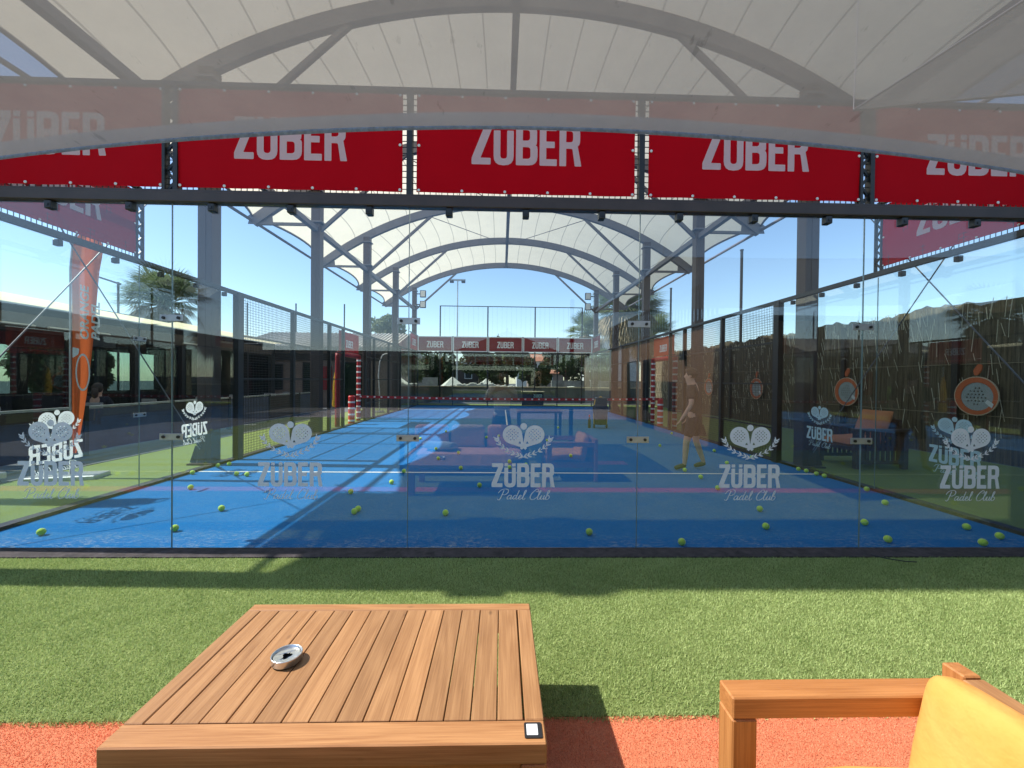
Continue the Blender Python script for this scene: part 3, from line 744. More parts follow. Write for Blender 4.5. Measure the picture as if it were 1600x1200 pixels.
# ------------------------------------------------------------------ TENSILE CANOPY
AY = [-0.45, 3.62, 7.72, 11.85, 15.95, 20.1]
HC, HT, XT = 8.2, 5.82, 6.95
RR = (XT**2+(HC-HT)**2)/(2*(HC-HT))
def az(x): return HC-(RR-math.sqrt(max(0, RR*RR-x*x)))
XC = 5.22
can = thing('tensile_canopy', 'large white tensile canopy on arched steel frames over the court', 'canopy')
for a, y in enumerate(AY):
    mb = MB(); N = 44; vs = []; fs = []
    for i in range(N+1):
        x = -XT+2*XT*i/N; z = az(x); n = Vector((x, z-(HC-RR))).normalized()
        for du, dv in ((-0.07, -0.15), (0.07, -0.15), (0.07, 0.15), (-0.07, 0.15)):
            vs.append((x+n.x*dv, y+du, z+n.y*dv-0.12))
    for i in range(N):
        for k in range(4): fs.append((i*4+k, i*4+(k+1) % 4, (i+1)*4+(k+1) % 4, (i+1)*4+k))
    fs += [(3, 2, 1, 0), (N*4, N*4+1, N*4+2, N*4+3)]
    mb.add(vs, fs); mb.build('arch', 'arch_paint_sky_tint', can)
    for sx in (-1, 1):
        c = MB().box((sx*XC-0.12, y-0.12, 0.02), (sx*XC+0.12, y+0.12, az(XC)-0.2), bev=0.008)
        c.box((sx*XC-0.02, y-0.128, 0.02), (sx*XC+0.02, y-0.1205, 5.0))
        o = c.build('column', 'column_paint', can)
        MB().box((sx*XC-0.22, y-0.22, 0.0), (sx*XC+0.22, y+0.22, 0.045)).bar((sx*(XC+0.2), y-.1, 0.04), (sx*(XC+0.11), y-.1, 0.32), 0.012, 0.1).build('base_plate', 'steel_brown', o)
        MB().box((sx*XC-0.19, y-0.19, 5.66), (sx*XC+0.19, y+0.19, 5.70)).box((sx*XC-0.16, y-0.16, 6.52), (sx*XC+0.16, y+0.16, 6.56)).build('collar', 'arch_paint_sky_tint', o)
        MB().bar((sx*(XC-0.1), y, 5.5), (sx*2.85, y, az(2.85)-0.25), 0.085).build('knee_brace', 'arch_paint_sky_tint', can)
        MB().bar((sx*(XC+0.1), y, HT-0.17), (sx*(XT-0.05), y, HT-0.17), 0.07).build('strut', 'arch_paint_sky_tint', can)
        MB().add([(sx*(XT-0.55), y-0.01, HT-0.2), (sx*(XT+0.12), y-0.01, HT-0.18), (sx*(XT+0.05), y-0.01, HT+0.05), (sx*(XT-0.5), y-0.01, HT+0.28),
                  (sx*(XT-0.55), y+0.01, HT-0.2), (sx*(XT+0.12), y+0.01, HT-0.18), (sx*(XT+0.05), y+0.01, HT+0.05), (sx*(XT-0.5), y+0.01, HT+0.28)],
                 [(0,1,2,3),(7,6,5,4),(0,4,5,1),(1,5,6,2),(2,6,7,3),(3,7,4,0)]).build('tip_plate', 'arch_paint_sky_tint', can)
for a in range(len(AY)-1):
    y0, y1 = AY[a], AY[a+1]; nu, nv = 66, 12
    V = []; UV = []
    for j in range(nv+1):
        v = j/nv; sg = math.sin(math.pi*v)
        for i in range(nu+1):
            u = -1+2*i/nu; xe = XT-0.38*sg**0.9; x = u*xe
            z = az(x*1.0)-(0.10+0.14*abs(u))*sg+0.02
            V.append((x, y0+(y1-y0)*v, z)); UV.append(((u+1)/2, v))
    me = bpy.data.meshes.new('membrane'); Fc = [(j*(nu+1)+i, j*(nu+1)+i+1, (j+1)*(nu+1)+i+1, (j+1)*(nu+1)+i) for j in range(nv) for i in range(nu)]
    me.from_pydata(V, [], Fc); uvl = me.uv_layers.new(name='UVMap')
    for lp in me.loops: uvl.data[lp.index].uv = UV[lp.vertex_index]
    me.polygons.foreach_set('use_smooth', [True]*len(Fc)); me.materials.append(M['canopy_cloth'])
    link('membrane', me, can)
    for sx in (-1, 1):
        pts = []
        for j in range(nv+1):
            v = j/nv; sg = math.sin(math.pi*v); x = XT-0.38*sg**0.9; pts.append((sx*x, y0+(y1-y0)*v, az(x)-0.24*sg+0.01))
        MB().tube(pts, 0.03, 6).build('edge_cable', 'arch_paint_sky_tint', can, smooth=True)
        MB().tube([(sx*XT, y0, HT-0.1), (sx*XT, y1, HT-0.1)], 0.04, 8).build('tip_cable', 'arch_paint_sky_tint', can)
        MB().bar((sx*XC, y0+0.12, 5.5), (sx*XC, y1-0.12, 5.5), 0.13).build('side_beam', 'arch_paint_sky_tint', can)
    MB().bar((0, y0, HC-0.2), (0, y1, HC-0.2), 0.13).build('ridge_beam', 'arch_paint_sky_tint', can)
for sx in (-1, 1):
    for y0, y1 in ((AY[0], AY[1]), (AY[4], AY[5])):
        for za, zb in ((0.2, 5.45), (5.45, 0.2)):
            MB().tube([(sx*(XC+0.06), y0+0.05, za), (sx*(XC+0.06), y1-0.05, zb)], 0.008, 6).build('brace_cable', 'arch_paint_sky_tint', can)
    tb = Vector((sx*(XC+0.06), AY[1]-0.05, 0.2)); tt = Vector((sx*(XC+0.06), AY[0]+0.05, 5.45)); d = (tt-tb).normalized()
    mb = MB()
    for k in (-0.022, 0.022): mb.tube([tb+d*0.1+Vector((0, k, 0)), tb+d*0.55+Vector((0, k, 0))], 0.008, 6)
    mb.tube([tb+d*0.55, tb+d*0.65], 0.022, 8); mb.build('turnbuckle', 'galvanised', can)
for a in (2, 3):
    y0, y1 = AY[a], AY[a+1]
    for sx in (-1, 1): MB().tube([(sx*2.9, y0, az(2.9)-0.28), (0, y1, HC-0.3)], 0.013, 6).build('ridge_cable', 'arch_paint_sky_tint', can)

# ------------------------------------------------------------------ LEFT SIDE: terrace building, flag, house, palm
tb_ = thing('terrace_building', 'long low glazed terrace building with cream edged flat roof', 'building')
X0 = -11.0
MB().box((-16.5, -4, 3.14), (X0-0.2, 16.4, 3.32), bev=0.02).build('roof', 'roof_grey', tb_)
for y0, y1 in ((-4, 3.4), (3.6, 9.4), (9.6, 16.3)):
    MB().grid([[(X0-0.15+0.75*k/4, y0+(y1-y0)*q/12, 3.11+(0.11-0.08*q/12)*k/4) for q in range(13)] for k in range(5)]).build('awning_lip', 'awning_cream', tb_, smooth=True)
MB().box((X0-0.2, -4, 2.55), (X0, 16.3, 2.9)).build('lintel', 'dark_cladding', tb_)
MB().box((-16.4, -4, 0), (-16.2, 16.3, 0.9)).box((-16.4, -4, 2.5), (-16.2, 16.3, 3.1)).box((-16.2, 16.1, 0), (X0, 16.3, 3.1)).box((-16.2, 4.9, 0), (X0-2.2, 5.1, 3.1)).build('wall', 'room_dark', tb_)
for i in range(8): MB().box((-16.42, -3.6+i*2.8, 0.9), (-16.18, -3.3+i*2.8, 2.5)).build('post', 'steel_black', tb_)
for i in range(12):
    y = -3.6+i*1.78
    MB().box((X0-0.12, y-0.07, 0), (X0+0.02, y+0.07, 2.56)).build('post', 'steel_black', tb_)
for i in range(11):
    y = -3.53+i*1.78
    if i in (9,): continue
    f_ = MB().box((X0-0.10, y, 0.0), (X0-0.06, y+0.05, 2.55)).box((X0-0.10, y+1.60, 0.0), (X0-0.06, y+1.64, 2.55)).box((X0-0.10, y+0.05, 2.50), (X0-0.06, y+1.60, 2.55)).build('window', 'steel_black', tb_)
    MB().box((X0-0.085, y+0.05, 0.02), (X0-0.075, y+1.60, 2.50)).build('pane', 'window_glass', f_)
MB().box((X0-1.5, -3, 0.0), (X0-1.2, 10, 1.0)).box((X0-3.2,2.0,0),(X0-2.6,2.5,2.4)).build('counter', 'dark_wood', tb_)
MB().box((X0+0.03, 7.0, 2.28), (X0+0.1, 8.1, 2.52)).build('air_unit', 'black_plastic', tb_)
for y in (1.0, 4.6, 6.4, 10.5):
    MB().tube([(X0+0.12, y, 2.62), (X0+0.12, y+1.5, 2.62)], 0.035, 8).build('awning_roller', 'grey_fabric', tb_)
# things that stand inside show through the panes: a pale counter strip, blue screens
# tables and chairs on the terrace
def table_terr(x, y, rz, label):
    t = thing('terrace_table', label, 'table', (x, y, 0.03), rz, 'terrace tables')
    MB().box((-0.45, -0.35, 0.70), (0.45, 0.35, 0.74), bev=0.006).build('tabletop', 'dark_wood', t)
    MB().tube([(0, 0, 0.02), (0, 0, 0.70)], 0.03, 10).lathe([(0.22, 0.0), (0.22, 0.02), (0.04, 0.03)], n=16).build('pedestal', 'steel_black', t)
    return t
def chair_terr(x, y, rz, label, mat='grey_fabric'):
    t = thing('terrace_chair', label, 'chair', (x, y, 0.03), rz, 'terrace chairs')
    MB().box((-0.22, -0.22, 0.42), (0.22, 0.22, 0.46), bev=0.008).build('seat', mat, t)
    MB().box((-0.22, 0.20, 0.50), (0.22, 0.235, 0.88), bev=0.008).build('backrest', mat, t)
    for sx in (-1, 1):
        MB().bar((sx*0.2, -0.2, 0), (sx*0.2, -0.2, 0.42), 0.03).build('leg', 'white_paint', t)
        MB().bar((sx*0.2, 0.22, 0), (sx*0.2, 0.22, 0.86), 0.03).build('leg', 'white_paint', t)
    return t
TP = [(-9.6, 3.4, 'near the flag'), (-9.4, 6.6, 'beside the seated person'), (-9.2, 9.8, 'behind the mesh fence'), (-9.0, 13.0, 'farthest, near the brown house')]
for x, y, s_ in TP:
    table_terr(x, y, rnd.uniform(-.2, .2), 'dark wooden terrace table '+s_)
    chair_terr(x+0.1, y-0.65, R(180)+rnd.uniform(-.2, .2), 'grey terrace chair on the near side of the table '+s_)
    chair_terr(x-0.1, y+0.65, rnd.uniform(-.2, .2), 'grey terrace chair on the far side of the table '+s_)
# low blue-brown partition
t = thing('partition', 'low dark terrace partition with purplish panels and grey top rail', 'partition')
for i in range(6):
    y = 2.2+i*2.0
    MB().box((-7.9, y+0.04, 0.1), (-7.86, y+1.96, 0.88)).build('panel', 'blue_paint' if i % 2 else 'dark_cladding', t)
    MB().box((-7.92, y-0.04, 0.0), (-7.84, y+0.04, 0.95)).build('post', 'steel_black', t)
MB().box((-7.91, 2.2, 0.9), (-7.85, 14.2, 0.94)).build('rail', 'galvanised', t)
# feather flag
fl = thing('feather_flag', 'tall orange feather flag on a pole left of the court', 'flag', (-6.4, 2.5, LZ), R(14))
pp = [(0, 0, z) for z in (0, 1, 2, 3)]+[(0.03, 0, 3.4), (0.12, 0, 3.62), (0.26, 0, 3.72), (0.40, 0, 3.70)]
MB().tube(pp, 0.014, 8).build('pole', 'galvanised', fl, smooth=True)
P = []
for j in range(41):
    v = j/40; z = 0.35+3.30*v; w = 0.04+0.33*min(1, (v*1.15))**0.85
    xl = 0.0 if z < 3.0 else 0.0+0.03*max(0, z-3.0)/0.4 if z < 3.4 else 0.03+(z-3.4)*0.6
    if z > 3.35: w = max(0.02, w-(z-3.35)*0.45)
    P.append([(xl+0.015+w*i/8, 0.05*math.sin(i*0.9+v*4)*(0.35+0.65*i/8)*(0.5+v*.5), z) for i in range(9)])
MB().grid(P).build('cloth', 'flag_cloth', fl, smooth=True)
def textmesh(s, size, shear=0.0):
    cu = bpy.data.curves.new('txt', 'FONT'); cu.body = s; cu.size = size; cu.shear = shear; cu.align_x = 'LEFT'; cu.offset = size*0.03
    o = bpy.data.objects.new('txt', cu); me = bpy.data.meshes.new_from_object(o)
    mb = MB().add([tuple(v.co) for v in me.vertices], [tuple(p.vertices) for p in me.polygons])
    bpy.data.objects.remove(o); bpy.data.curves.remove(cu); return mb
for k, (s_, xo) in enumerate((('ORANGE', 0.205), ('PADEL', 0.335))):
    tm = textmesh(s_, 0.17, 0.25)
    MB().add([(xo-y*0.8+0.04, -0.06, 1.98+x*1.1) for x, y, z in tm.v], tm.f).build('lettering', 'white_paint', fl)
vs, fs = flat([circ(0.15, 1.52, 0.085, 24, 0.27), circ(0.15, 1.52, 0.068, 24, 0.24)]); 
MB().add([(x+0.03, -0.06, z) for x, z, _ in vs], fs).build('ring_mark', 'white_paint', fl)
vs, fs = flat([rounded([(0.03, 1.72), (0.10, 1.78), (0.11, 1.86), (0.03, 1.88)], 0.02)]); MB().add([(x+0.03, -0.06, z) for x, z, _ in vs], fs).build('leaf_mark', 'white_paint', fl)
MB().box((-0.42, -0.18, -0.02), (0.38, 0.18, 0.05), bev=0.01).build('base', 'galvanised', fl)
f2 = dup(fl); f2.location = (-7.55, 1.3, LZ); f2.rotation_euler = (0, 0, R(80)); f2['label'] = 'second orange feather flag just outside the left photo edge, casting a pointed shadow'
for q in (fl, f2): q['group'] = 'feather flags'
t = thing('floor_plinth', 'pale rectangular plinth on the grass at the left photo edge', 'plinth', (-7.35, 2.1, LZ))
MB().box((-0.3, -0.2, 0.04), (0.3, 0.2, 0.13), bev=0.01).build('slab', 'galvanised', t); MB().box((-0.2, -0.12, 0), (0.2, 0.12, 0.04)).build('foot', 'black_plastic', t)
# brown house with tiled roof
hs = thing('brown_house', 'brown single storey house with pale tiled roof behind the left fence', 'house')
MB().box((-13.5, 17.6, 0), (-6.0, 24, 3.1)).build('wall', 'plaster', hs)
MB().add([(-13.8, 17.2, 3.05), (-5.6, 17.2, 3.05), (-5.6, 20.8, 4.1), (-13.8, 20.8, 4.1), (-13.8, 24.4, 3.05), (-5.6, 24.4, 3.05),
          (-13.8, 17.2, 2.9), (-5.6, 17.2, 2.9), (-13.8, 24.4, 2.9), (-5.6, 24.4, 2.9)],
         [(0,1,2,3),(3,2,5,4),(6,7,1,0),(7,9,5,2,1),(8,6,0,3,4),(4,5,9,8),(6,8,9,7)]).build('roof', 'roof_tile', hs)
mb = MB()
for i in range(40): mb.tube([(-13.6+i*0.205, 17.15, 3.06), (-13.6+i*0.205, 20.8, 4.13)], 0.055, 6)
mb.build('tile_row', 'roof_tile', hs)
for x, w_, z0, z1 in ((-12.5, 1.2, 0.9, 2.2), (-10.3, 1.0, 0.02, 2.3), (-8.6, 1.7, 0.02, 2.35), (-7.0, 0.0, 0, 0)):
    if w_ == 0: continue
    f_ = MB().box((x, 17.54, z0), (x+w_, 17.597, z0+0.06)).box((x, 17.54, z1-0.06), (x+w_, 17.597, z1)).box((x, 17.54, z0), (x+0.06, 17.597, z1)).box((x+w_-0.06, 17.54, z0), (x+w_, 17.597, z1)).build('door' if z0 < 0.1 else 'window', 'steel_black', hs)
    MB().box((x+0.06, 17.57, z0+0.06), (x+w_-0.06, 17.596, z1-0.06)).build('pane', 'window_glass', f_)
MB().box((-12.6, 17.5, 2.4), (-6.3, 17.59, 2.75)).build('sign_board', 'dark_cladding', hs)
MB().box((-9.35, 17.55, 0.9), (-8.85, 17.6, 2.1)).build('notice_board', 'dark_red_pad', hs)
t = thing('folded_parasol', 'folded yellow orange parasol by the left padded gateway', 'parasol', (-6.1, 11.2, LZ))
MB().tube([(0, 0, 0), (0, 0, 2.1)], 0.02, 8).build('pole', 'galvanised', t)
MB().lathe([(0.10, 0.45), (0.12, 0.55), (0.09, 0.9), (0.105, 1.0), (0.07, 1.5), (0.02, 1.75)], n=10).build('cloth', 'yellow_paint', t, smooth=True)
t = thing('padded_pole', 'lime green padded pole beside the left fence past the net', 'pole', (-5.45, 12.6, LZ))
MB().tube([(0, 0, 0), (0, 0, 1.6)], 0.03, 8).build('pole', 'steel_black', t); MB().tube([(0, 0, 0.45), (0, 0, 1.35)], 0.085, 12).build('pad', 'lime_paint', t, smooth=True)
t = thing('shower_pole', 'tall pale curved pipe with hooked top behind the left fence', 'pole', (-5.55, 14.6, LZ))
MB().tube([(0, 0, 0), (0, 0, 0.9), (-0.05, 0, 1.6), (0, 0, 2.2), (0.12, 0, 2.5), (0.3, 0, 2.58), (0.45, 0, 2.5)], 0.028, 8).build('pipe', 'white_paint', t, smooth=True)
MB().lathe([(0.2, 0), (0.2, 0.05), (0.05, 0.07)], n=14).build('base', 'galvanised', t)

# foliage ----------------------------------------------------------
def leaves(blobs, n, size, seed, squash=0.9):
    rg = np.random.default_rng(seed); B = np.array(blobs, float); wt = B[:, 3]**2; wt /= wt.sum()
    idx = rg.choice(len(B), n, p=wt); d = rg.normal(size=(n, 3)); d /= np.linalg.norm(d, axis=1)[:, None]
    r = B[idx, 3]*rg.uniform(0.55, 1.08, n)**0.6
    c = B[idx, :3]+d*r[:, None]*np.array([1, 1, squash])
    a = rg.normal(size=(n, 3)); a /= np.linalg.norm(a, axis=1)[:, None]; b = np.cross(a, rg.normal(size=(n, 3))); b /= np.linalg.norm(b, axis=1)[:, None]
    s = size*rg.uniform(0.5, 1.3, n)[:, None]
    V = np.stack([c-a*s, c-b*s*0.45, c+a*s, c+b*s*0.45], 1).reshape(-1, 3)
    return V, n
def leafmesh(name, V, n, mat):
    me = bpy.data.meshes.new(name); me.vertices.add(4*n); me.vertices.foreach_set('co', V.ravel()); me.loops.add(4*n)
    me.loops.foreach_set('vertex_index', np.arange(4*n)); me.polygons.add(n); me.polygons.foreach_set('loop_start', np.arange(0, 4*n, 4)); me.update(calc_edges=True)
    me.materials.append(M[mat]); return me
def tree(label, x, y, h, rad, seed, mat='leaf', n=5000, size=0.28, group='trees beyond the far wall', trunk=True, name='leafy_tree'):
    rr = random.Random(seed); t = thing(name, label, 'tree', (x, y, 0), 0, group)
    bl = []
    for i in range(16):
        a = rr.uniform(0, 6.28); q = rr.uniform(0, 1)**0.6*rad*0.75; zz = rr.uniform(h*0.25 if not trunk else h*0.35, h*0.88)
        k = 1-abs(zz/h-0.5)*0.9
        bl.append((math.cos(a)*q*k, math.sin(a)*q*k, zz, rad*rr.uniform(0.22, 0.42)))
    V, n_ = leaves(bl, n, size, seed); link('crown', leafmesh('crown', V, n_, mat), t)
    mb = MB(); mb.tube([(0, 0, -0.1), (0.05, 0, h*0.3), (0, 0.05, h*0.7)], [rad*0.08+0.05, rad*0.06+0.03, 0.04], 8)
    for i in range(5):
        b_ = bl[i]; mb.tube([(0, 0, h*0.3), (b_[0]*.6, b_[1]*.6, h*.3+(b_[2]-h*.3)*.5), b_[:3]], [0.07, 0.05, 0.02], 6)
    mb.build('trunk', 'bark', t, smooth=True)
    return t
def palm(label, x, y, hz, rad, seed, nf=46, skirt=26, group='fan palms', skmat='dry_frond', tr=0.22):
    rr = random.Random(seed); t = thing('fan_palm', label, 'palm tree', (x, y, 0), 0, group)
    def frond(mb, el, azm, L, droop, wid):
        d = Vector((math.cos(azm)*math.cos(el), math.sin(azm)*math.cos(el), math.sin(el)))
        c = Vector((0, 0, hz)); p1 = c+d*L*0.45; mb.tube([c, c+d*L*0.22, p1], [0.03, 0.022, 0.015], 4)
        side = d.cross(Vector((0, 0, 1))); side = side.normalized() if side.length > 0.01 else Vector((1, 0, 0)); up = side.cross(d)
        for k in range(15):
            a = -1.25+2.5*k/14; e = (d*math.cos(a)+side*math.sin(a)).normalized(); LL = L*0.58*(1-0.22*abs(a)); tip = p1+e*LL+Vector((0, 0, -droop*LL))
            mid = p1+e*LL*0.55+up*0.03; s_ = e.cross(up).normalized()*wid
            mb.add([p1, mid-s_, tip, mid+s_], [(0, 1, 2, 3)])
    mb = MB()
    for i in range(nf):
        el = math.asin(rr.uniform(-0.1, 0.98)); frond(mb, el, rr.uniform(0, 6.28), rad*rr.uniform(0.8, 1.05), rr.uniform(0.02, 0.25), 0.022*rad/1.5)
    mb.build('frond_crown', 'palm_leaf', t)
    mb = MB()
    for i in range(skirt): frond(mb, rr.uniform(-1.2, -0.15), rr.uniform(0, 6.28), rad*rr.uniform(0.6, 0.85), 0.45, 0.025*rad/1.5)
    mb.build('dry_skirt', skmat, t)
    MB().tube([(0.1, 0, 0), (0.04, 0, hz*.5), (0, 0, hz)], [tr*1.3, tr, tr*0.9], 12).build('trunk', 'bark', t, smooth=True)
    return t
palm('shaggy fan palm rising behind the terrace roof on the left', -20.0, 21, 5.7, 2.7, 3, 110, 60)
palm('slim fan palm beyond the far right corner of the court', 6.0, 26.5, 4.9, 2.1, 5, 70, 30, tr=0.2)
palm('large dark fan palm with hanging dead fronds beyond the right fence', 8.0, 23.5, 6.0, 3.0, 8, 110, 110)
palm('short fan palm below the large dark one, by the right fence', 10.6, 26.5, 4.8, 2.6, 9, 80, 70)
palm('fan palm behind the terrace far left of the photographer', -13.5, -13.0, 4.5, 2.0, 19, 40, 20)
tree('olive green tree behind the tiled house', -10.5, 32, 7.3, 2.2, 11, 'leaf_pale', 6000, 0.16, name='olive_tree')
tree('small pale tree at the left end of the far wall', -7.2, 27, 4.2, 1.2, 12, 'leaf_light', 3500, 0.12, name='olive_tree')
tree('bushy green tree left of the terrace building', -19.5, -9, 3.3, 1.9, 51, 'leaf_light', 5000, 0.2, group='trees behind the terrace')
tree('bushy green tree behind the near end of the terrace building', -20.5, 3, 3.3, 1.9, 63, 'leaf_light', 5000, 0.2, group='trees behind the terrace')
tree('bushy green tree behind the middle of the terrace building', -20, 9, 3.3, 1.9, 69, 'leaf_light', 5000, 0.2, group='trees behind the terrace')
tree('bushy green tree behind the far end of the terrace building', -19.5, 15, 3.3, 1.9, 75, 'leaf_light', 5000, 0.2, group='trees behind the terrace')
F_ = [(-6.8, 38, 4.2, 2.6, 'leaf', 'rounded dark tree left, beside the white flat roof'), (-2.6, 42, 5.6, 2.9, 'leaf', 'broad dark tree left of the photographer reflection'),
      (0.4, 44, 6.0, 2.6, 'leaf_light', 'tallest middle tree in front of the red roofed house'), (3.0, 36, 3.6, 1.8, 'leaf', 'low bushy tree under the red roof'),
      (6.6, 40, 5.6, 3.2, 'leaf', 'wide dark tree right of the red roofed house'), (10.0, 42, 5.2, 2.8, 'leaf_light', 'tree next to the white building on the right'), (-13.0, 44, 4.6, 3.0, 'leaf', 'dark tree behind the far left corner')]
for i, (x, y, h, r_, mt, lb) in enumerate(F_): tree(lb, x, y, h, r_, 30+i, mt, 6000, 0.2)
# conifer
t = thing('cypress_tree', 'slender pointed dark conifer before the red roof', 'tree', (-0.6, 40, 0))
V, n_ = leaves([(0, 0, 1+0.42*i, 0.75-0.055*i) for i in range(13)], 2500, 0.16, 77); link('crown', leafmesh('crown', V, n_, 'leaf'), t)
MB().tube([(0, 0, 0), (0, 0, 6.4)], [0.12, 0.02], 8).build('trunk', 'bark', t)

# far houses
def house(name, label, x0, x1, y0, y1, h, wall, roof, rh, wins, flatroof=False):
    t = thing(name, label, 'house', group=None)
    MB().box((x0, y0, 0), (x1, y1, h)).build('wall', wall, t)
    if flatroof: MB().box((x0-0.3, y0-0.3, h), (x1+0.3, y1+0.3, h+rh)).build('roof', roof, t)
    else:
        xm0, xm1 = x0+(x1-x0)*.3, x1-(x1-x0)*.3; ym = (y0+y1)/2; e = 0.5
        MB().add([(x0-e, y0-e, h), (x1+e, y0-e, h), (x1+e, y1+e, h), (x0-e, y1+e, h), (xm0, ym, h+rh), (xm1, ym, h+rh)],
                 [(0,1,5,4),(1,2,5),(2,3,4,5),(3,0,4),(3,2,1,0)]).build('roof', roof, t)
    for (a, b, c, d) in wins:
        w_ = MB().box((a, y0-0.06, b), (c, y0-0.01, d)).build('window', 'white_paint', t)
        MB().box((a+0.08, y0-0.08, b+0.08), (c-0.08, y0-0.065, d-0.08)).build('pane', 'room_dark', w_)
    return t
house('far_house', 'white two storey house with red hipped roof far behind', 2.5, 9.5, 70, 76, 4.9, 'white_wall', 'terracotta', 1.5, [(3.2+i*1.1, 3.4, 4.0+i*1.1, 4.5) for i in range(5)])
house('far_house', 'lower house with pale red roof below the two storey one', 3.6, 8.6, 55, 59, 2.5, 'plaster', 'terracotta', 0.9, [(4.4, 1.0, 5.2, 2.1), (6.3, 1.0, 7.1, 2.1)])
house('far_house', 'grey flat roofed block at the far left behind the glass', -13.2, -8.6, 55, 60, 4.6, 'roof_grey', 'stone', 0.2, [(-12.4, 2.4, -11.5, 3.4), (-10.6, 2.4, -9.7, 3.4)], True)
house('far_house', 'low building with white flat roof edge left of the dark trees', -8.2, -2.2, 52, 57, 3.6, 'dark_cladding', 'white_wall', 0.35, [(-7.4, 1.6, -6.4, 2.8), (-5.2, 1.6, -4.2, 2.8)], True)
house('far_house', 'white apartment block at the far right by the palm', 14.0, 21.5, 62, 70, 8.0, 'white_wall', 'white_wall', 0.3, [(14.8+i*2.2, z, 15.9+i*2.2, z+1.3) for i in range(3) for z in (1.2, 3.8, 6.2)], True)
t = thing('garden_wall', 'long low grey green stone wall behind the far end of the court', 'wall')
MB().box((-22, 24.0, 0), (14, 24.3, 1.0)).build('wall_face', 'grey_green_wall', t); MB().box((-22.02, 23.96, 1.0), (14.02, 24.34, 1.06)).build('coping', 'cream', t)
t = thing('boundary_wall', 'tan stone boundary wall farther back on the right', 'wall'); MB().box((4, 31, 0), (16, 31.3, 1.5)).build('wall_face', 'stone', t)
t = thing('boundary_wall', 'tan stone boundary wall farther back on the left', 'wall'); MB().box((-16, 31, 0), (-5.6, 31.3, 1.65)).build('wall_face', 'stone', t)
mb = MB(); rg = random.Random(5)
for i in range(60):
    x = -4.2+i*0.16; hgt = 1.0+0.22*math.sin(i*0.11)+rg.uniform(-.05, .1); mb.box((x, 27, 0), (x+0.2, 27.5+rg.random()*.4, hgt), bev=0.04)
tag(mb.build('stone_heap', 'tent_cloth'), 'row of pale rubble and sheets heaped behind the garden wall', 'rubble')
for x, y, h, r_, lb in ((-4.2, 30, 1.75, 0.95, 'larger pale pyramid tent behind the far wall'), (-1.5, 30.5, 1.6, 0.75, 'smaller pale pyramid tent right of the large one')):
    t = thing('pyramid_tent', lb, 'tent', (x, y, 0), 0.3, 'pyramid tents')
    MB().add([(-r_, -r_, 0.85), (r_, -r_, 0.85), (r_, r_, 0.85), (-r_, r_, 0.85), (0, 0, h)], [(0,1,4),(1,2,4),(2,3,4),(3,0,4)]).build('roof', 'tent_cloth', t)
    for a in (-1, 1):
        for b in (-1, 1): MB().tube([(a*r_*.95, b*r_*.95, 0), (a*r_*.95, b*r_*.95, 0.87)], 0.03, 6).build('pole', 'galvanised', t)
# planter box with lettering
t = thing('planter_box', 'black lettered box with cream rim behind the far glass', 'box', (1.65, 20.75, 0.0))
MB().box((-0.62, -0.25, 0), (0.62, 0.25, 0.80)).build('box_body', 'black_plastic', t)
MB().box((-0.66, -0.29, 0.80), (0.66, 0.29, 0.84)).box((-0.66, -0.29, 0.0), (-0.62, -0.25, 0.8)).build('rim', 'cream', t)
k = 0.5/742; MB().add([(x*k+0.28, -0.256, 0.58+y*k) for x, y, _ in ZUB.v], ZUB.f).build('lettering', 'side_sticker', t)
# tall net fence behind
t = thing('ball_net_fence', 'tall thin steel fence with high top rail beyond the court end', 'fence')
for i in range(8):
    x = -16.4+i*3.055; MB().tube([(x, 23, 0), (x, 23, 6.24)], 0.045, 8).build('post', 'steel_black', t)
MB().tube([(-4.2, 23, 6.22), (5.0, 23, 6.22)], 0.03, 6).build('top_rail', 'steel_black', t)
mb = MB()
for i in range(31): mb.bar((-4.2+i*0.307, 23, 1), (-4.2+i*0.307, 23, 6.2), 0.004)
mb.build('netting', 'steel_black', t)
t = thing('floodlight_mast', 'distant tall lighting mast with short crossbar', 'lamp post', (-4.5, 36, 0))
MB().tube([(0, 0, 0), (0, 0, 11)], [0.09, 0.06], 8).build('pole', 'galvanised', t); MB().box((-0.75, -0.1, 10.95), (0.75, 0.1, 11.1)).build('crossbar', 'galvanised', t)
for sx in (-1, 1): MB().box((sx*0.55-0.18, -0.2, 10.75), (sx*0.55+0.18, 0.1, 10.95)).build('lamp_head', 'steel_black', t)
t = thing('floodlight_mast', 'lamp arm on a thin pole beside the left palm', 'lamp post', (-19.4, 17.5, 0))
MB().tube([(0, 0, 0), (0, 0, 6.2)], 0.05, 8).build('pole', 'steel_black', t); MB().bar((-1.0, 0, 6.45), (0.1, 0, 6.1), 0.12, 0.08).build('lamp_head', 'steel_black', t)

# floodlights on the far corner columns
for sx in (-1, 1):
    for z in (5.75, 6.35):
        t = thing('floodlight', '%s square floodlight on the far %s column' % ('lower' if z < 6 else 'upper', 'left' if sx < 0 else 'right'), 'floodlight', (sx*4.72, 20.0, z), 0, 'court floodlights')
        MB().box((-0.17, -0.06, -0.2), (0.17, 0.06, 0.2), bev=0.02).build('housing', 'steel_black', t)
        MB().box((-0.13, -0.072, -0.16), (0.13, -0.061, 0.16)).build('lens', 'pane_white', t)
        MB().bar((sx*0.17, 0, 0), (sx*0.38, 0, 0), 0.05).build('bracket', 'steel_black', t)

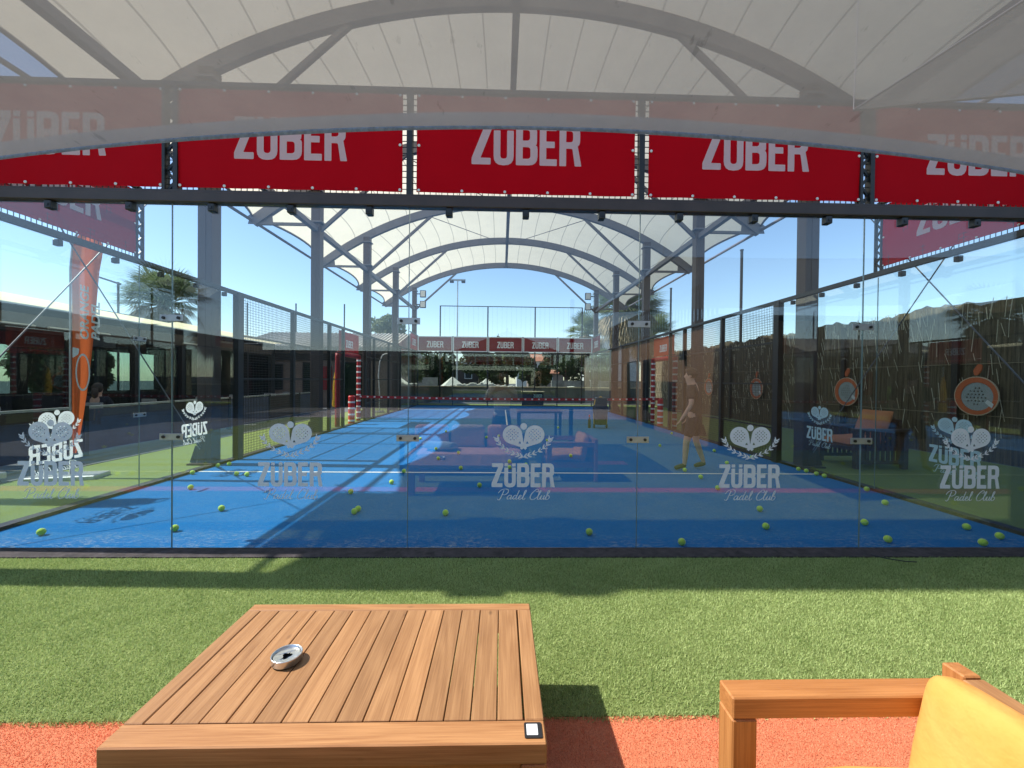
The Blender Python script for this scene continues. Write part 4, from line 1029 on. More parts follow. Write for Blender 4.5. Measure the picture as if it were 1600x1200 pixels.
# ------------------------------------------------------------------ RIGHT SIDE: reed fence
XF = 9.1
t = thing('reed_fence', 'tall brown reed screen fence along the right of the court', 'fence')
nz = 5; P = []; rg = random.Random(3); ny = 240; top = [3.12+0.05*math.sin(i*0.3)+rg.uniform(-.04, .05) for i in range(ny+1)]
for j in range(nz+1): P.append([(XF+0.02*math.sin(i*2.1)+rg.uniform(-.012, .012), -9+31*i/ny, 0.03+(top[i]-0.03)*j/nz) for i in range(ny+1)])
MB().grid(P).build('reed_screen', 'reed', t)
mb = MB(); rg = random.Random(4)
for i in range(900):
    y = rg.uniform(-2, 21); z = rg.uniform(0.2, 2.75) if rg.random() < .8 else 2.75; l = rg.uniform(0.12, 0.5); a = rg.uniform(-.25, .25)
    mb.bar((XF-0.03, y, z), (XF-0.05-rg.uniform(0, .04), y+a*l, min(3.14, z+l)), 0.009, 0.005)
mb.build('loose_straw', 'reed_straw', t)
for i in range(9): MB().box((XF-0.10, -1+i*2.75, 0), (XF-0.04, -0.94+i*2.75+0.06, 3.0)).build('post', 'steel_black', t)
for z in (0.9, 1.9): MB().box((XF-0.045, -2, z), (XF-0.035, 21, z+0.012)).build('tie_wire', 'dry_frond', t)
for i, y in enumerate((12.5, 19.3, 5.7)):
    if i == 2: continue
    t = thing('steel_pole', 'tall thin steel pole above the reed fence, %s' % ('nearer one' if i == 0 else 'farther one'), 'pole', (XF+0.15, y, 0), 0, 'tall poles on the right')
    MB().tube([(0, 0, 0), (0, 0, 6.7)], 0.055, 8).build('shaft', 'steel_black', t); MB().tube([(0, 0, 6.7), (0, 0, 6.75)], 0.07, 8).build('cap', 'steel_black', t)
disc_lab = ['nearest, largest in view', 'second nearest', 'third from the photographer', 'farthest, smallest in view']
for i, y in enumerate((4.14, 7.13, 11.0, 14.4)):
    t = thing('racket_emblem', 'round orange racket emblem with leaf on the reed fence, '+disc_lab[i], 'wall emblem', (XF-0.13, y, 1.28), R(-90), 'racket emblems on the reed fence')
    r_ = 0.36
    vs, fs = flat([circ(0, 0, r_, 40), circ(0.015, -0.01, r_*0.76, 36)], 0.01); MB().add([(x, z, y_) for x, y_, z in vs], [tuple(reversed(f)) for f in fs]).build('ring', 'disc_orange', t)
    vs, fs = flat([circ(0, 0, r_*1.05, 40), circ(0, 0, r_*1.002, 40)], 0.008); MB().add([(x, z, y_) for x, y_, z in vs], fs).build('edge', 'beige_cushion', t)
    loops = [rounded([(-0.27*math.cos(a)*1.0+0.015, 0.27*math.sin(a)-0.01) for a in [2*math.pi*k/24 for k in range(24)]], 0)]
    for rr_ in range(6):
        for cc in range(6):
            x, z = (cc-2.5)*0.062+(rr_ % 2)*0.02, (rr_-2.5)*0.062
            if x*x+z*z < 0.17**2: loops.append(circ(x, z, 0.017, 8))
    vs, fs = flat(loops, 0.006); MB().add([(x, z+0.004, y_) for x, y_, z in vs], fs).build('racket_face', 'disc_grey', t)
    MB().add([(x, -0.016, z) for x, z in [(0.16, -0.12), (0.27, -0.22), (0.30, -0.14), (0.20, -0.06)]], [(0,1,2,3)]).build('handle', 'pane_white', t)
    vs, fs = flat([rounded([(-0.03, 0.40), (-0.05, 0.50), (0.03, 0.62), (0.10, 0.60), (0.09, 0.50), (0.03, 0.40)], 0.03)], 0.01); MB().add([(x, z, y_) for x, y_, z in vs], fs).build('leaf', 'disc_orange', t)
# wooden slatted armchair right of the court
t = thing('slatted_armchair', 'reddish wooden armchair with slatted side right of the court', 'armchair', (6.35, 3.75, LZ), 0)
for sx in (-1, 1):
    for y in (-0.4, 0.4): MB().box((sx*0.42-0.04, y-0.04, 0), (sx*0.42+0.04, y+0.04, 0.64)).build('leg', 'dark_wood', t)
for y in (-0.4, 0.4):
    MB().box((-0.5, y-0.05, 0.64), (0.5, y+0.05, 0.69), bev=0.008).build('armrest', 'dark_wood', t)
    mb = MB()
    for i in range(8): mb.box((-0.34+i*0.09, y-0.012, 0.12), (-0.29+i*0.09, y+0.012, 0.64))
    mb.box((-0.38, y-0.02, 0.08), (0.38, y+0.02, 0.14)); mb.build('side_slats', 'dark_wood', t)
MB().box((-0.46, -0.36, 0.30), (0.38, 0.36, 0.36)).build('seat', 'dark_wood', t)
MB().box((0.36, -0.36, 0.36), (0.42, 0.36, 0.85)).build('backrest', 'dark_wood', t)
def pillow(name, label, cat, loc, size, mat, rot=(0, 0, 0), seed=0, group=None, top=True, n=14, puff=0.5):
    a, b, c = size; rg = random.Random(seed); V = []
    P1 = []; P2 = []
    for j in range(n+1):
        r1 = []; r2 = []
        for i in range(n+1):
            u = -1+2*i/n; v = -1+2*j/n; e = ((1-abs(u)**puff_e)*(1-abs(v)**puff_e))**0.35 if puff >= 0 else 1
            wr = 0.02*math.sin(u*5+seed)*math.sin(v*4+seed*2)*c
            x = u*a/2*(1-0.03*(1-abs(v))*0-0.04*abs(v)**4*0); y = v*b/2
            r1.append((x, y, e*c/2+wr)); r2.append((x, y, -e*c/2+wr*0.5))
        P1.append(r1); P2.append(r2[::-1])
    mb = MB().grid(P1).grid(P2)
    o = mb.build(name, mat, None, smooth=True); o.location = loc; o.rotation_euler = rot
    tag(o, label, cat, group); return o
puff_e = 3.5
pillow('cushion', 'faded orange seat cushion on the slatted armchair', 'cushion', (6.2, 3.75, 0.47), (0.72, 0.66, 0.17), 'orange_cushion_faded', (0, R(-4), 0), 1)
pillow('cushion', 'faded orange back cushion leaning in the slatted armchair', 'cushion', (6.58, 3.75, 0.78), (0.5, 0.62, 0.16), 'orange_cushion_faded', (0, R(-70), 0), 2)

# ------------------------------------------------------------------ FOREGROUND TABLE
t = thing('coffee_table', 'low teak coffee table with planked top in the foreground', 'coffee table', (0, 0, LZ))
x0, x1, y0, y1, zt = -1.358, -0.05, -2.365, -1.60, 0.395
MB().box((x0, y0, zt-0.065), (x1, y0+0.085, zt), 0.9, bev=0.004).build('front_rail', 'teak_cross', t)
MB().box((x0, y1-0.085*0.62, zt-0.05), (x1, y1, zt), 0.7, bev=0.004).build('back_rail', 'teak_cross', t)
MB().box((x0, y0+0.087, zt-0.05), (x0+0.06, y1-0.055, zt-0.0005), 0.35, bev=0.003).build('side_rail', 'teak', t)
MB().box((x1-0.06, y0+0.087, zt-0.05), (x1, y1-0.055, zt-0.0005), 0.6, bev=0.003).build('side_rail', 'teak', t)
npl = 14; pw = (x1-x0-0.12-0.006)/npl; rg = random.Random(12)
for i in range(npl):
    a = x0+0.063+i*pw
    MB().box((a, y0+0.0885, zt-0.022+rg.uniform(-.001, 0)), (a+pw-0.0035, y1-0.0545, zt-0.0015+rg.uniform(-0.0008, 0.0006)), rg.random(), bev=0.0018).build('plank', 'teak', t)
for x in (x0, x1-0.075):
    for y in (y0, y1-0.075):
        MB().box((x, y, 0.0), (x+0.075, y+0.075, zt-(0.067 if y == y0 else 0.052)), rg.random(), bev=0.004).build('leg', 'teak_orange_up', t)
for y in (y0+0.02, y1-0.05):
    MB().box((x0+0.077, y, zt-0.115), (x1-0.077, y+0.03, zt-0.066), 0.4).build('apron', 'teak_orange', t)
# ashtray
at_ = thing('ashtray', 'round silver metal ashtray with dark star shaped hole on the coffee table', 'ashtray', (-1.0, -2.0, LZ+zt+0.002), R(25))
MB().lathe([(0.0, 0.001), (0.050, 0.001), (0.053, 0.004), (0.053, 0.024), (0.055, 0.027), (0.053, 0.030), (0.050, 0.028), (0.049, 0.021), (0.046, 0.018)], n=40).build('bowl', 'ashtray_metal', at_, smooth=True)
hole = []
for k in range(32):
    a = 2*math.pi*k/32; r_ = 0.016*(1+0.22*math.cos(3*a)+(0.65 if k in (5, 19) else 0)); hole.append((r_*math.cos(a), r_*math.sin(a)))
vs, fs = flat([circ(0, 0, 0.0465, 36), hole]); MB().add([(x, y, 0.018+0.003*((x*x+y*y)**.5/0.045)) for x, y, _ in vs], fs).build('lid', 'ashtray_metal', at_)
MB().lathe([(0.0, 0.004), (0.045, 0.004)], n=24).build('dark_inside', 'black_plastic', at_)
t = thing('table_sticker', 'small black rounded plate with blank white square at the table corner', 'sticker', (-0.088, -2.322, LZ+zt+0.001))
vs, fs = flat([rounded([(-0.027, -0.028), (0.027, -0.028), (0.027, 0.028), (-0.027, 0.028)], 0.006)], 0.0012); MB().add([(x, y, z+0.0013) for x, y, z in vs], fs).build('plate', 'black_plastic', t)
vs, fs = flat([rounded([(-0.020, -0.019), (0.014, -0.019), (0.014, 0.021), (-0.020, 0.021)], 0.002)]); MB().add([(x, y, 0.0032) for x, y, z in vs], fs).build('blank_square', 'pane_white', t)

# ------------------------------------------------------------------ FOREGROUND ARMCHAIR
t = thing('armchair', 'teak armchair with thick square arms, cut by the lower right corner', 'armchair', (0, 0, LZ))
za = 0.575; xa, xb = 0.47, 1.235; ya, yb = -2.355, -3.10
for y, s_ in ((ya, -1), (yb, 1)):
    MB().box((xa, y, za-0.062), (1.16, y+s_*0.075, za), 0.7, bev=0.004).build('armrest', 'teak_orange', t)
    MB().box((xa, y, 0), (xa+0.072, y+s_*0.075, za-0.064), 0.6, bev=0.004).build('front_leg', 'teak_orange_up', t)
    MB().box((1.162, y-s_*0.004, 0), (1.215, y+s_*0.06, za+0.045), 0.5, bev=0.004).build('back_leg', 'teak_orange_up', t)
    MB().box((xa+0.074, y+s_*0.02, 0.2), (1.16, y+s_*0.055, 0.28), 0.3).build('side_rail', 'teak_orange', t)
MB().box((1.15, yb+0.062, za-0.03), (1.215, ya-0.062, za+0.04), 0.8, bev=0.004).build('back_rail', 'teak', t)
for i in range(7):
    y = ya-0.11-i*0.088; MB().box((1.175, y-0.05, 0.25), (1.195, y, za-0.032), rg.random()).build('back_slat', 'teak_orange_up', t)
MB().box((xa+0.02, yb+0.06, 0.26), (1.16, ya-0.06, 0.285), 0.4).build('seat', 'teak', t)
def block_cushion(name, label, loc, size, mat, rot, seed, group=None):
    a, b, c = size; n = 12; mb = MB(); bm = []
    # superellipsoid slab
    NU, NV = 40, 20; P = []
    def sp(v, e): return math.copysign(abs(v)**e, v)
    for j in range(NV+1):
        ph = -math.pi/2+math.pi*j/NV; row = []
        for i in range(NU+1):
            th = 2*math.pi*i/NU
            x = sp(math.cos(ph), 0.38)*sp(math.cos(th), 0.22)*a/2; y = sp(math.cos(ph), 0.38)*sp(math.sin(th), 0.22)*b/2; z = sp(math.sin(ph), 0.55)*c/2
            z += 0.006*math.sin(x*22+seed)*math.sin(y*17+seed*1.7); x += 0.006*math.sin(y*15+seed)
            row.append((x, y, z))
        P.append(row)
    o = MB().grid(P).build(name, mat, None, smooth=True); o.location = loc; o.rotation_euler = rot; tag(o, label, 'cushion', group)
    for zz in (-0.62, 0.62):
        q_ = (1-abs(zz)**(1/0.55))**0.19
        MB().tube([(sp(math.cos(2*math.pi*i/48), 0.22)*a/2*q_*1.005, sp(math.sin(2*math.pi*i/48), 0.22)*b/2*q_*1.005, zz*c/2) for i in range(49)], 0.0035, 6, False).build('piping', mat, o, smooth=True)
    return o
o = block_cushion('cushion', 'bright yellow orange back cushion leaning in the foreground armchair', (1.025, -2.73, 0.475), (0.46, 0.60, 0.13), 'yellow_cushion', (0, R(-80), 0), 1.0)
block_cushion('cushion', 'yellow orange seat cushion of the foreground armchair, seen in reflection', (0.79, -2.73, 0.375), (0.56, 0.60, 0.12), 'yellow_cushion', (0, 0, 0), 2.0)

# ------------------------------------------------------------------ PARASOL OVER THE CAMERA
ps = thing('grey_parasol', 'large translucent grey parasol whose arched hem crosses the top of the view', 'parasol', (-0.1, -4.35, 0))
HB = 1.5; zm, zc, zap = 1.945, 1.85, 2.45
def side_pts(k):
    P = []; N = 24
    for j in range(13):
        tt = j/12; row = []
        for i in range(N+1):
            s_ = -1+2*i/N; e = Vector((s_*HB*1.0, HB, zm-(zm-zc)*abs(s_)**2.0)); a = Vector((0, 0, zap))
            p = e.lerp(a, tt); p.z -= 0.05*math.sin(math.pi*tt)*(1-abs(s_))
            p = Matrix.Rotation(k*math.pi/2, 3, 'Z') @ p; p.x *= 0.72; row.append(p)
        P.append(row)
    return P
mb = MB()
for k in range(4): mb.grid(side_pts(k))
mb.build('canopy', 'shade_mesh', ps, smooth=True)
for k in range(4):
    P = []; N = 24
    for dz in (-0.006, 0.024):
        P.append([Matrix.Diagonal((0.72, 1, 1)) @ Matrix.Rotation(k*math.pi/2, 3, 'Z') @ Vector(((-1+2*i/N)*(HB+0.002), HB+0.002, zm-(zm-zc)*abs(-1+2*i/N)**2+dz+0.001*math.sin(i*7))) for i in range(N+1)])
    MB().grid(P).build('hem', 'seam_tape', ps)
    MB().tube([Matrix.Diagonal((0.72, 1, 1)) @ Matrix.Rotation(k*math.pi/2, 3, 'Z') @ Vector((HB*0.99, HB*0.99, zc-0.01)), Vector((0, 0, zap-0.03))], 0.011, 8).build('rib', 'galvanised', ps)
MB().tube([(0, 0, 0.05), (0, 0, zap+0.05)], 0.022, 12).build('pole', 'galvanised', ps)
MB().lathe([(0.3, 0.03), (0.3, 0.09), (0.05, 0.11), (0.04, 0.3)], n=20).build('base', 'steel_black', ps)

sa = thing('shade_sail', 'wide grey shade sail stretched over the right of the terrace', 'shade sail')
A, B, C_, D = Vector((1.72, -1.35, 3.0)), Vector((9.0, -1.45, 3.3)), Vector((9.0, -5.6, 3.3)), Vector((1.5, -5.6, 3.0)); P = []
for j in range(17):
    v = j/16; row_ = []
    for i in range(25):
        u = i/24; p = A.lerp(B, u).lerp(D.lerp(C_, u), v); su, sv = math.sin(math.pi*u), math.sin(math.pi*v)
        p.y += -0.28*su*(1-v)+0.28*su*v; p.x += 0.3*sv*(1-u)-0.3*sv*u; p.z -= 0.22*su*sv; row_.append(p)
    P.append(row_)
MB().grid(P).build('sail_cloth', 'sail_mesh', sa, smooth=True)
for e in (P[0], P[-1], [r[0] for r in P], [r[-1] for r in P]): MB().tube(e, 0.006, 6).build('edge_rope', 'arch_paint_sky_tint', sa, smooth=True)
for p, q in ((A, (2.6, -0.45, 7.6)), (B, (9.05, -1.4, 3.9)), (C_, (9.05, -5.65, 3.9)), (D, (1.4, -5.8, 3.3))): MB().tube([p, q], 0.0035, 6).build('stay_cable', 'arch_paint_sky_tint', sa)
for x, y in ((9.05, -1.4), (9.05, -5.65), (1.4, -5.8)): MB().tube([(x, y, 0), (x, y, 3.95 if x > 5 else 3.35)], 0.05, 10).build('pole', 'steel_black', sa)

# ------------------------------------------------------------------ BEHIND THE CAMERA (seen reflected)
t = thing('garden_sofa', 'low wooden garden sofa behind the coffee table, seen in the glass reflection', 'sofa', (-0.75, -3.06, LZ))
MB().box((-0.98, -0.36, 0.12), (0.98, 0.36, 0.20), bev=0.005).build('seat_frame', 'dark_wood', t)
MB().box((-0.98, -0.42, 0.20), (0.98, -0.37, 0.56), bev=0.005).build('backrest', 'dark_wood', t)
for sx in (-1, 1):
    MB().box((sx*0.98, -0.42, 0.5), (sx*0.92, 0.38, 0.55)).build('armrest', 'dark_wood', t)
    for y in (-0.4, 0.32): MB().box((sx*0.98, y, 0), (sx*0.92, y+0.06, 0.5 if y > 0 else 0.12)).build('leg', 'dark_wood', t)
block_cushion('cushion', 'terracotta seat cushion on the reflected garden sofa', (-0.75, -3.03, 0.31), (1.8, 0.66, 0.14), 'terracotta_cushion', (0, 0, 0), 3)
for i, x in enumerate((-1.35, -0.75, -0.15)):
    block_cushion('cushion', '%s back cushion on the reflected garden sofa, %s' % (['terracotta', 'beige', 'terracotta'][i], ['at its right end', 'in its middle', 'at its left end'][i]),
                  (x, -3.34, 0.53), (0.56, 0.44, 0.15), ['terracotta_cushion', 'beige_cushion', 'terracotta_cushion'][i], (R(90), R(-78), R(90)) if False else (R(78), 0, 0), 4+i, 'sofa back cushions')
block_cushion('cushion', 'small grey throw pillow lying on the reflected sofa seat', (-1.15, -2.98, 0.44), (0.5, 0.36, 0.13), 'grey_cushion', (R(14), 0, R(8)), 9)
t = thing('side_table', 'wooden garden table farther behind the photographer, seen in reflection', 'table', (0.75, -6.9, LZ))
MB().box((-0.55, -0.45, 0.66), (0.55, 0.45, 0.71), bev=0.006).build('tabletop', 'teak_cross', t)
for sx in (-1, 1):
    for sy in (-1, 1): MB().box((sx*0.5-0.03, sy*0.4-0.03, 0), (sx*0.5+0.03, sy*0.4+0.03, 0.66)).build('leg', 'dark_wood', t)
wb = thing('wooden_clubhouse', 'plank walled clubhouse with dark parapet, seen in the glass reflection', 'building')
MB().box((5.9-1.4, -14, 0.0), (9.0, -5.2, 2.85)).build('wall', 'plank_wall', wb)
MB().box((4.4, -14.1, 2.85), (9.1, -5.1, 2.95)).build('roof', 'roof_grey', wb)
mb = MB()
for i in range(46): mb.box((4.42, -14+i*0.195, 2.95), (4.46, -13.96+i*0.195, 3.7))
mb.box((4.40, -14, 3.7), (4.48, -5.2, 3.76)); mb.build('parapet', 'steel_black', wb)
for y in (-11.6, -9.9):
    f_ = MB().box((4.46, y, 0.02), (4.498, y+0.95, 2.2)).build('door', 'steel_black', wb); MB().box((4.45, y+0.08, 0.1), (4.459, y+0.87, 2.1)).build('pane', 'window_glass', f_)
MB().box((4.36, -6.9, 2.05), (4.495, -6.75, 2.3)).build('wall_lamp', 'steel_black', wb)
MB().box((4.47, -8.9, 0.7), (4.498, -7.4, 1.5)).build('notice_board', 'dark_cladding', wb)
bb = thing('dark_backdrop', 'dark building mass added behind the camera to darken the glass reflections', 'building')  # added dark mass, keeps bright horizon sky out of the front glass reflection
MB().box((-14, -20.5, 0), (4.2, -18, 2.7)).box((-19, -20.5, 0), (-14.002, -5, 3.5)).build('wall', 'dark_cladding', bb); MB().box((-14.4, -20.9, 2.7), (4.3, -17.4, 2.9)).build('roof', 'roof_grey', bb)
for i in range(9):
    f_ = MB().box((-13+i*1.8, -17.99, 0.1), (-11.7+i*1.8, -17.95, 2.3)).build('window', 'steel_black', bb); MB().box((-12.93+i*1.8, -17.949, 0.17), (-11.77+i*1.8, -17.945, 2.23)).build('pane', 'window_glass', f_)
# ------------------------------------------------------------------ BALLS
ball_me = None
def sphere(r, nu=24, nv=14):
    P = [[(r*math.cos(-math.pi/2+math.pi*j/nv)*math.cos(2*math.pi*i/nu), r*math.cos(-math.pi/2+math.pi*j/nv)*math.sin(2*math.pi*i/nu), r*math.sin(-math.pi/2+math.pi*j/nv)) for i in range(nu+1)] for j in range(nv+1)]
    return MB().grid(P)
ball_me = sphere(0.0335).mesh('felt', 'ball_felt', True)
pts = []
for k in range(49):
    a = 2*math.pi*k/48; v = Vector((math.cos(a)+0.35*math.cos(3*a)*0.6, math.sin(a)-0.35*math.sin(3*a)*0.6, 0.75*math.sin(2*a))).normalized()*0.0333; pts.append(v)
seam_me = MB().tube(pts, 0.0013, 5, False).mesh('seam', 'ball_seam', True)
BALLS = [(-4.5,.38),(-3.35,.48),(-4.93,2.85),(-4.32,1.99),(-3.32,1.1),(-4.90,3.37),(-4.80,3.5),(-4.22,2.78),(-4.04,2.74),(-4.9,5.71),(-2.14,1.8),(-1.81,1.0),(-1.8,1.09),(-1.75,2.31),(-1.74,3.01),
 (-2.19,6.64),(-1.57,5.15),(-1.36,4.09),(-0.8,.96),(-1.05,4.7),(-.86,3.26),(-.49,2.15),(-.57,6.94),(-.26,7.2),(-.05,3.33),(.24,3.55),(-.04,3.82),(.93,6.45),(1.17,4.42),(-1.75,8.05),(1.58,9.2),
 (.67,.39),(1.47,.14),(3.45,5.76),(4.65,7.97),(2.87,3.19),(2.9,2.7),(4.37,5.1),(3.92,3.8),(2.82,2.05),(2.82,1.12),(2.52,.55),(4.74,4.38),(4.88,3.30),(4.91,3.16),(4.92,2.95),(4.93,2.8),
 (3.66,.67),(4.9,2.01),(4.56,1.38),(3.47,.21),(4.62,.54),(4.3,.13),(4.66,.29)]
def row(y): return 0 if y < 0.9 else 1 if y < 2.2 else 2 if y < 3.6 else 3 if y < 5.5 else 4
RN = ['in the row nearest the front glass', 'in the second row before the white line', 'in the row along the white line', 'in the row beyond the white line', 'in the farthest row before the net']
OR = ['first', 'second', 'third', 'fourth', 'fifth', 'sixth', 'seventh', 'eighth', 'ninth', 'tenth', 'eleventh', 'twelfth', 'thirteenth', 'fourteenth', 'fifteenth', 'sixteenth', 'seventeenth']
cnt = {}
for (x, y) in sorted(BALLS, key=lambda b: (row(b[1]), b[0]/(b[1]+3.57))):
    r_ = row(y); cnt[r_] = cnt.get(r_, 0)+1
    t = thing('tennis_ball', 'lime ball on blue court, %s from left %s' % (OR[cnt[r_]-1], RN[r_]), 'ball', (x, y, 0.0335), 0, 'balls scattered on the blue court')
    t.rotation_euler = (rnd.uniform(0, 6), rnd.uniform(0, 6), rnd.uniform(0, 6))
    link('felt', ball_me, t); link('seam', seam_me, t)

# ------------------------------------------------------------------ BALL CART
t = thing('ball_cart', 'black ball cart with yellow hoop frame by the right side of the net', 'cart', (2.95, 9.4, 0))
MB().lathe([(0.0, 0.10), (0.18, 0.12), (0.22, 0.4), (0.25, 0.66), (0.20, 0.75), (0.0, 0.78)], n=16).build('bag', 'dark_cloth', t, smooth=True)
for sx in (-1, 1):
    MB().tube([(sx*0.2, 0, 0.05), (sx*0.22, 0, 0.6), (sx*0.17, 0, 0.9), (0, 0, 1.0)], 0.016, 8).build('hoop', 'yellow_paint', t, smooth=True)
    MB().lathe([(0.0, -0.02), (0.07, -0.02), (0.07, 0.02), (0, 0.02)], n=14).build('wheel', 'black_plastic', t).matrix_local = Matrix.Translation((sx*0.2, 0, 0.07)) @ Matrix.Rotation(R(90), 4, 'Y')
MB().box((-0.17, -0.14, 0.70), (0.18, 0.14, 0.98), bev=0.03).build('pouch', 'black_plastic', t)
t = thing('drink_bottle', 'tall pinkish bottle standing left of the ball cart', 'bottle', (2.6, 9.4, 0))
MB().lathe([(0.0, 0.0), (0.045, 0.005), (0.045, 0.25), (0.02, 0.33), (0.02, 0.36)], n=12).build('body', 'dark_cloth', t, smooth=True); MB().lathe([(0.024, 0.36), (0.024, 0.42), (0, 0.43)], n=10).build('cap', 'red_pad', t)

# ------------------------------------------------------------------ PEOPLE
def skin(name, V, E, Rd, mat, parent=None, root=0, sub=2, loc=None):
    me = bpy.data.meshes.new(name); me.from_pydata(V, E, []); o = bpy.data.objects.new('tmp', me); S.collection.objects.link(o)
    md = o.modifiers.new('s', 'SKIN'); md.use_smooth_shade = True
    for i, r_ in enumerate(Rd):
        sv = me.skin_vertices[0].data[i]; sv.radius = r_ if isinstance(r_, tuple) else (r_, r_); sv.use_root = (i == root)
    s2 = o.modifiers.new('b', 'SUBSURF'); s2.levels = sub; s2.render_levels = sub
    dg = bpy.context.evaluated_depsgraph_get(); m2 = bpy.data.meshes.new_from_object(o.evaluated_get(dg)); m2.name = name
    bpy.data.objects.remove(o); m2.materials.clear(); m2.materials.append(M[mat])
    m2.polygons.foreach_set('use_smooth', [True]*len(m2.polygons))
    return link(name, m2, parent, loc)
def person(label, loc, rz, J, shirt, trousers, long_legs, shoes='shoe', hair_long=True, group=None, hscale=1.0, phone=False):
    """J: joints in metres (x right of the person, y forward, z up)"""
    t = thing('person', label, 'person', loc, rz)
    g = lambda k: Vector(J[k])
    V = []; E = []; Rd = []
    def a(p, r_, par=None):
        V.append(tuple(p)); Rd.append(r_)
        if par is not None: E.append((par, len(V)-1))
        return len(V)-1
    pel = a(g('pelvis'), (0.145, 0.11)); wa = a(g('pelvis').lerp(g('chest'), .45), (0.125, 0.095), pel); ch = a(g('chest'), (0.155, 0.11), wa)
    nb = a(g('neck'), (0.058, 0.058), ch); hb = a(g('head')+Vector((0, 0.015, -0.07)), (0.062, 0.072), nb); hm = a(g('head')+Vector((0, 0.005, 0.0)), (0.078, 0.095), hb); a(g('head')+Vector((0, -0.01, 0.085)), (0.062, 0.075), hm)
    a(g('head')+Vector((0, 0.108, -0.015)), 0.012, hm)
    for s_ in 'LR':
        sh = a(g('sh'+s_), 0.06, ch); el = a(g('el'+s_), 0.040, sh); wr = a(g('wr'+s_), 0.027, el)
        hd = g('wr'+s_); dr = (g('wr'+s_)-g('el'+s_)).normalized(); pm = a(hd+dr*0.05, (0.034, 0.022), wr)
        side = dr.cross(Vector((0, 1, 0.2))).normalized()
        for q in range(4):
            o_ = side*(q-1.5)*0.02; L = (0.06, 0.07, 0.066, 0.05)[q]
            k1 = a(hd+dr*0.09+o_, 0.009, pm); k2 = a(hd+dr*(0.09+L*.6)+o_+Vector((0, 0.018, -0.01)), 0.008, k1); a(hd+dr*(0.09+L*.8)+o_+Vector((0, 0.04, -0.02)), 0.007, k2)
        k1 = a(hd+dr*0.045+side*0.045, 0.010, pm); a(hd+dr*0.085+side*0.06, 0.008, k1)
        hp = a(g('hip'+s_), 0.095, pel); kn = a(g('kn'+s_), 0.056, hp); cf = a(g('kn'+s_).lerp(g('an'+s_), .35), 0.054, kn); an = a(g('an'+s_), 0.036, cf)
        a(g('an'+s_)+Vector(J['toe'+s_]), 0.03, an)
    skin('body', V, E, Rd, 'skin', t)
    # shirt
    V = []; E = []; Rd = []
    pz = a(g('pelvis')+Vector((0, 0, -0.09)), (0.165, 0.135)); p0 = a(g('pelvis')+Vector((0, 0, 0.0)), (0.165, 0.13), pz); p1 = a(g('pelvis').lerp(g('chest'), .45), (0.15, 0.12), p0); p2 = a(g('chest'), (0.18, 0.13), p1); a(g('neck')+Vector((0, 0, -0.035)), 0.075, p2)
    for s_ in 'LR': q = a(g('sh'+s_), 0.078, p2); a(g('sh'+s_).lerp(g('el'+s_), .75), 0.066, q)
    skin('shirt', V, E, Rd, shirt, t)
    V = []; E = []; Rd = []
    p0 = a(g('pelvis')+Vector((0, 0, 0.05)), (0.15, 0.115)); p1 = a(g('pelvis')+Vector((0, 0, -0.05)), (0.13, 0.11), p0)
    for s_ in 'LR':
        q = a(g('hip'+s_)+(g('kn'+s_)-g('hip'+s_))*0.2, 0.10, p1); k = a(g('hip'+s_).lerp(g('kn'+s_), .85), 0.085, q)
        if long_legs: kk = a(g('kn'+s_), 0.075, k); a(g('an'+s_)+Vector((0, 0, 0.03)), 0.056, kk)
    skin('trousers' if long_legs else 'shorts', V, E, Rd, trousers, t)
    for s_ in 'LR':
        V = []; E = []; Rd = []
        d = Vector(J['toe'+s_]); h_ = a(g('an'+s_)+Vector((0, 0, 0.0))-d*0.25, 0.048); m_ = a(g('an'+s_)+d*0.4+Vector((0, 0, -.005)), 0.045, h_); a(g('an'+s_)+d*1.25+Vector((0, 0, -.012)), 0.034, m_)
        skin('shoe', V, E, Rd, shoes, t)
    hd = g('head'); P = []
    for j_ in range(17):
        ph = -math.pi/2+math.pi*j_/16; row_ = []
        for i_ in range(29):
            th = 2*math.pi*i_/28; d = Vector((math.cos(ph)*math.cos(th), math.cos(ph)*math.sin(th), math.sin(ph)))
            k_ = 1.0+0.03*math.sin(th*9+ph*5)
            if d.y > 0.15 and d.z < 0.52: k_ = 0.72
            elif d.z < -0.35: k_ = 0.8 if not hair_long else 1.05
            row_.append((hd.x+d.x*0.098*k_, hd.y-0.008+d.y*0.118*k_, hd.z+0.035+d.z*0.112*k_))
        P.append(row_)
    hb_ = MB().grid(P)
    if hair_long: hb_.tube([hd+Vector((0, -0.09, 0.02)), hd+Vector((0, -0.115, -0.06)), hd+Vector((0, -0.10, -0.17)), hd+Vector((0, -0.09, -0.22))], [0.05, 0.065, 0.05, 0.015], 12)
    hb_.build('hair', 'hair', t, smooth=True)
    for sx in (-1, 1): MB().lathe([(0.0, -0.008), (0.018, -0.006), (0.022, 0.004), (0.0, 0.008)], n=10).build('ear', 'skin', t, smooth=True).matrix_local = Matrix.Translation(hd+Vector((sx*0.083, -0.005, -0.005))) @ Matrix.Rotation(R(90), 4, 'Y')
    # eyes, mouth, ears
    hd = g('head'); mb = MB()
    for sx in (-1, 1): mb.add([(hd.x+sx*0.032+x, hd.y+0.089, hd.z+0.008+z) for x, z in ((-.012, 0), (0, .006), (.012, 0), (0, -.006))], [(0,1,2,3)])
    mb.add([(hd.x+x, hd.y+0.085, hd.z-0.062+z) for x, z in ((-.022, 0), (0, .006), (.022, 0), (0, -.007))], [(0,1,2,3)])
    mb.build('face_feature', 'hair', t)
    return t
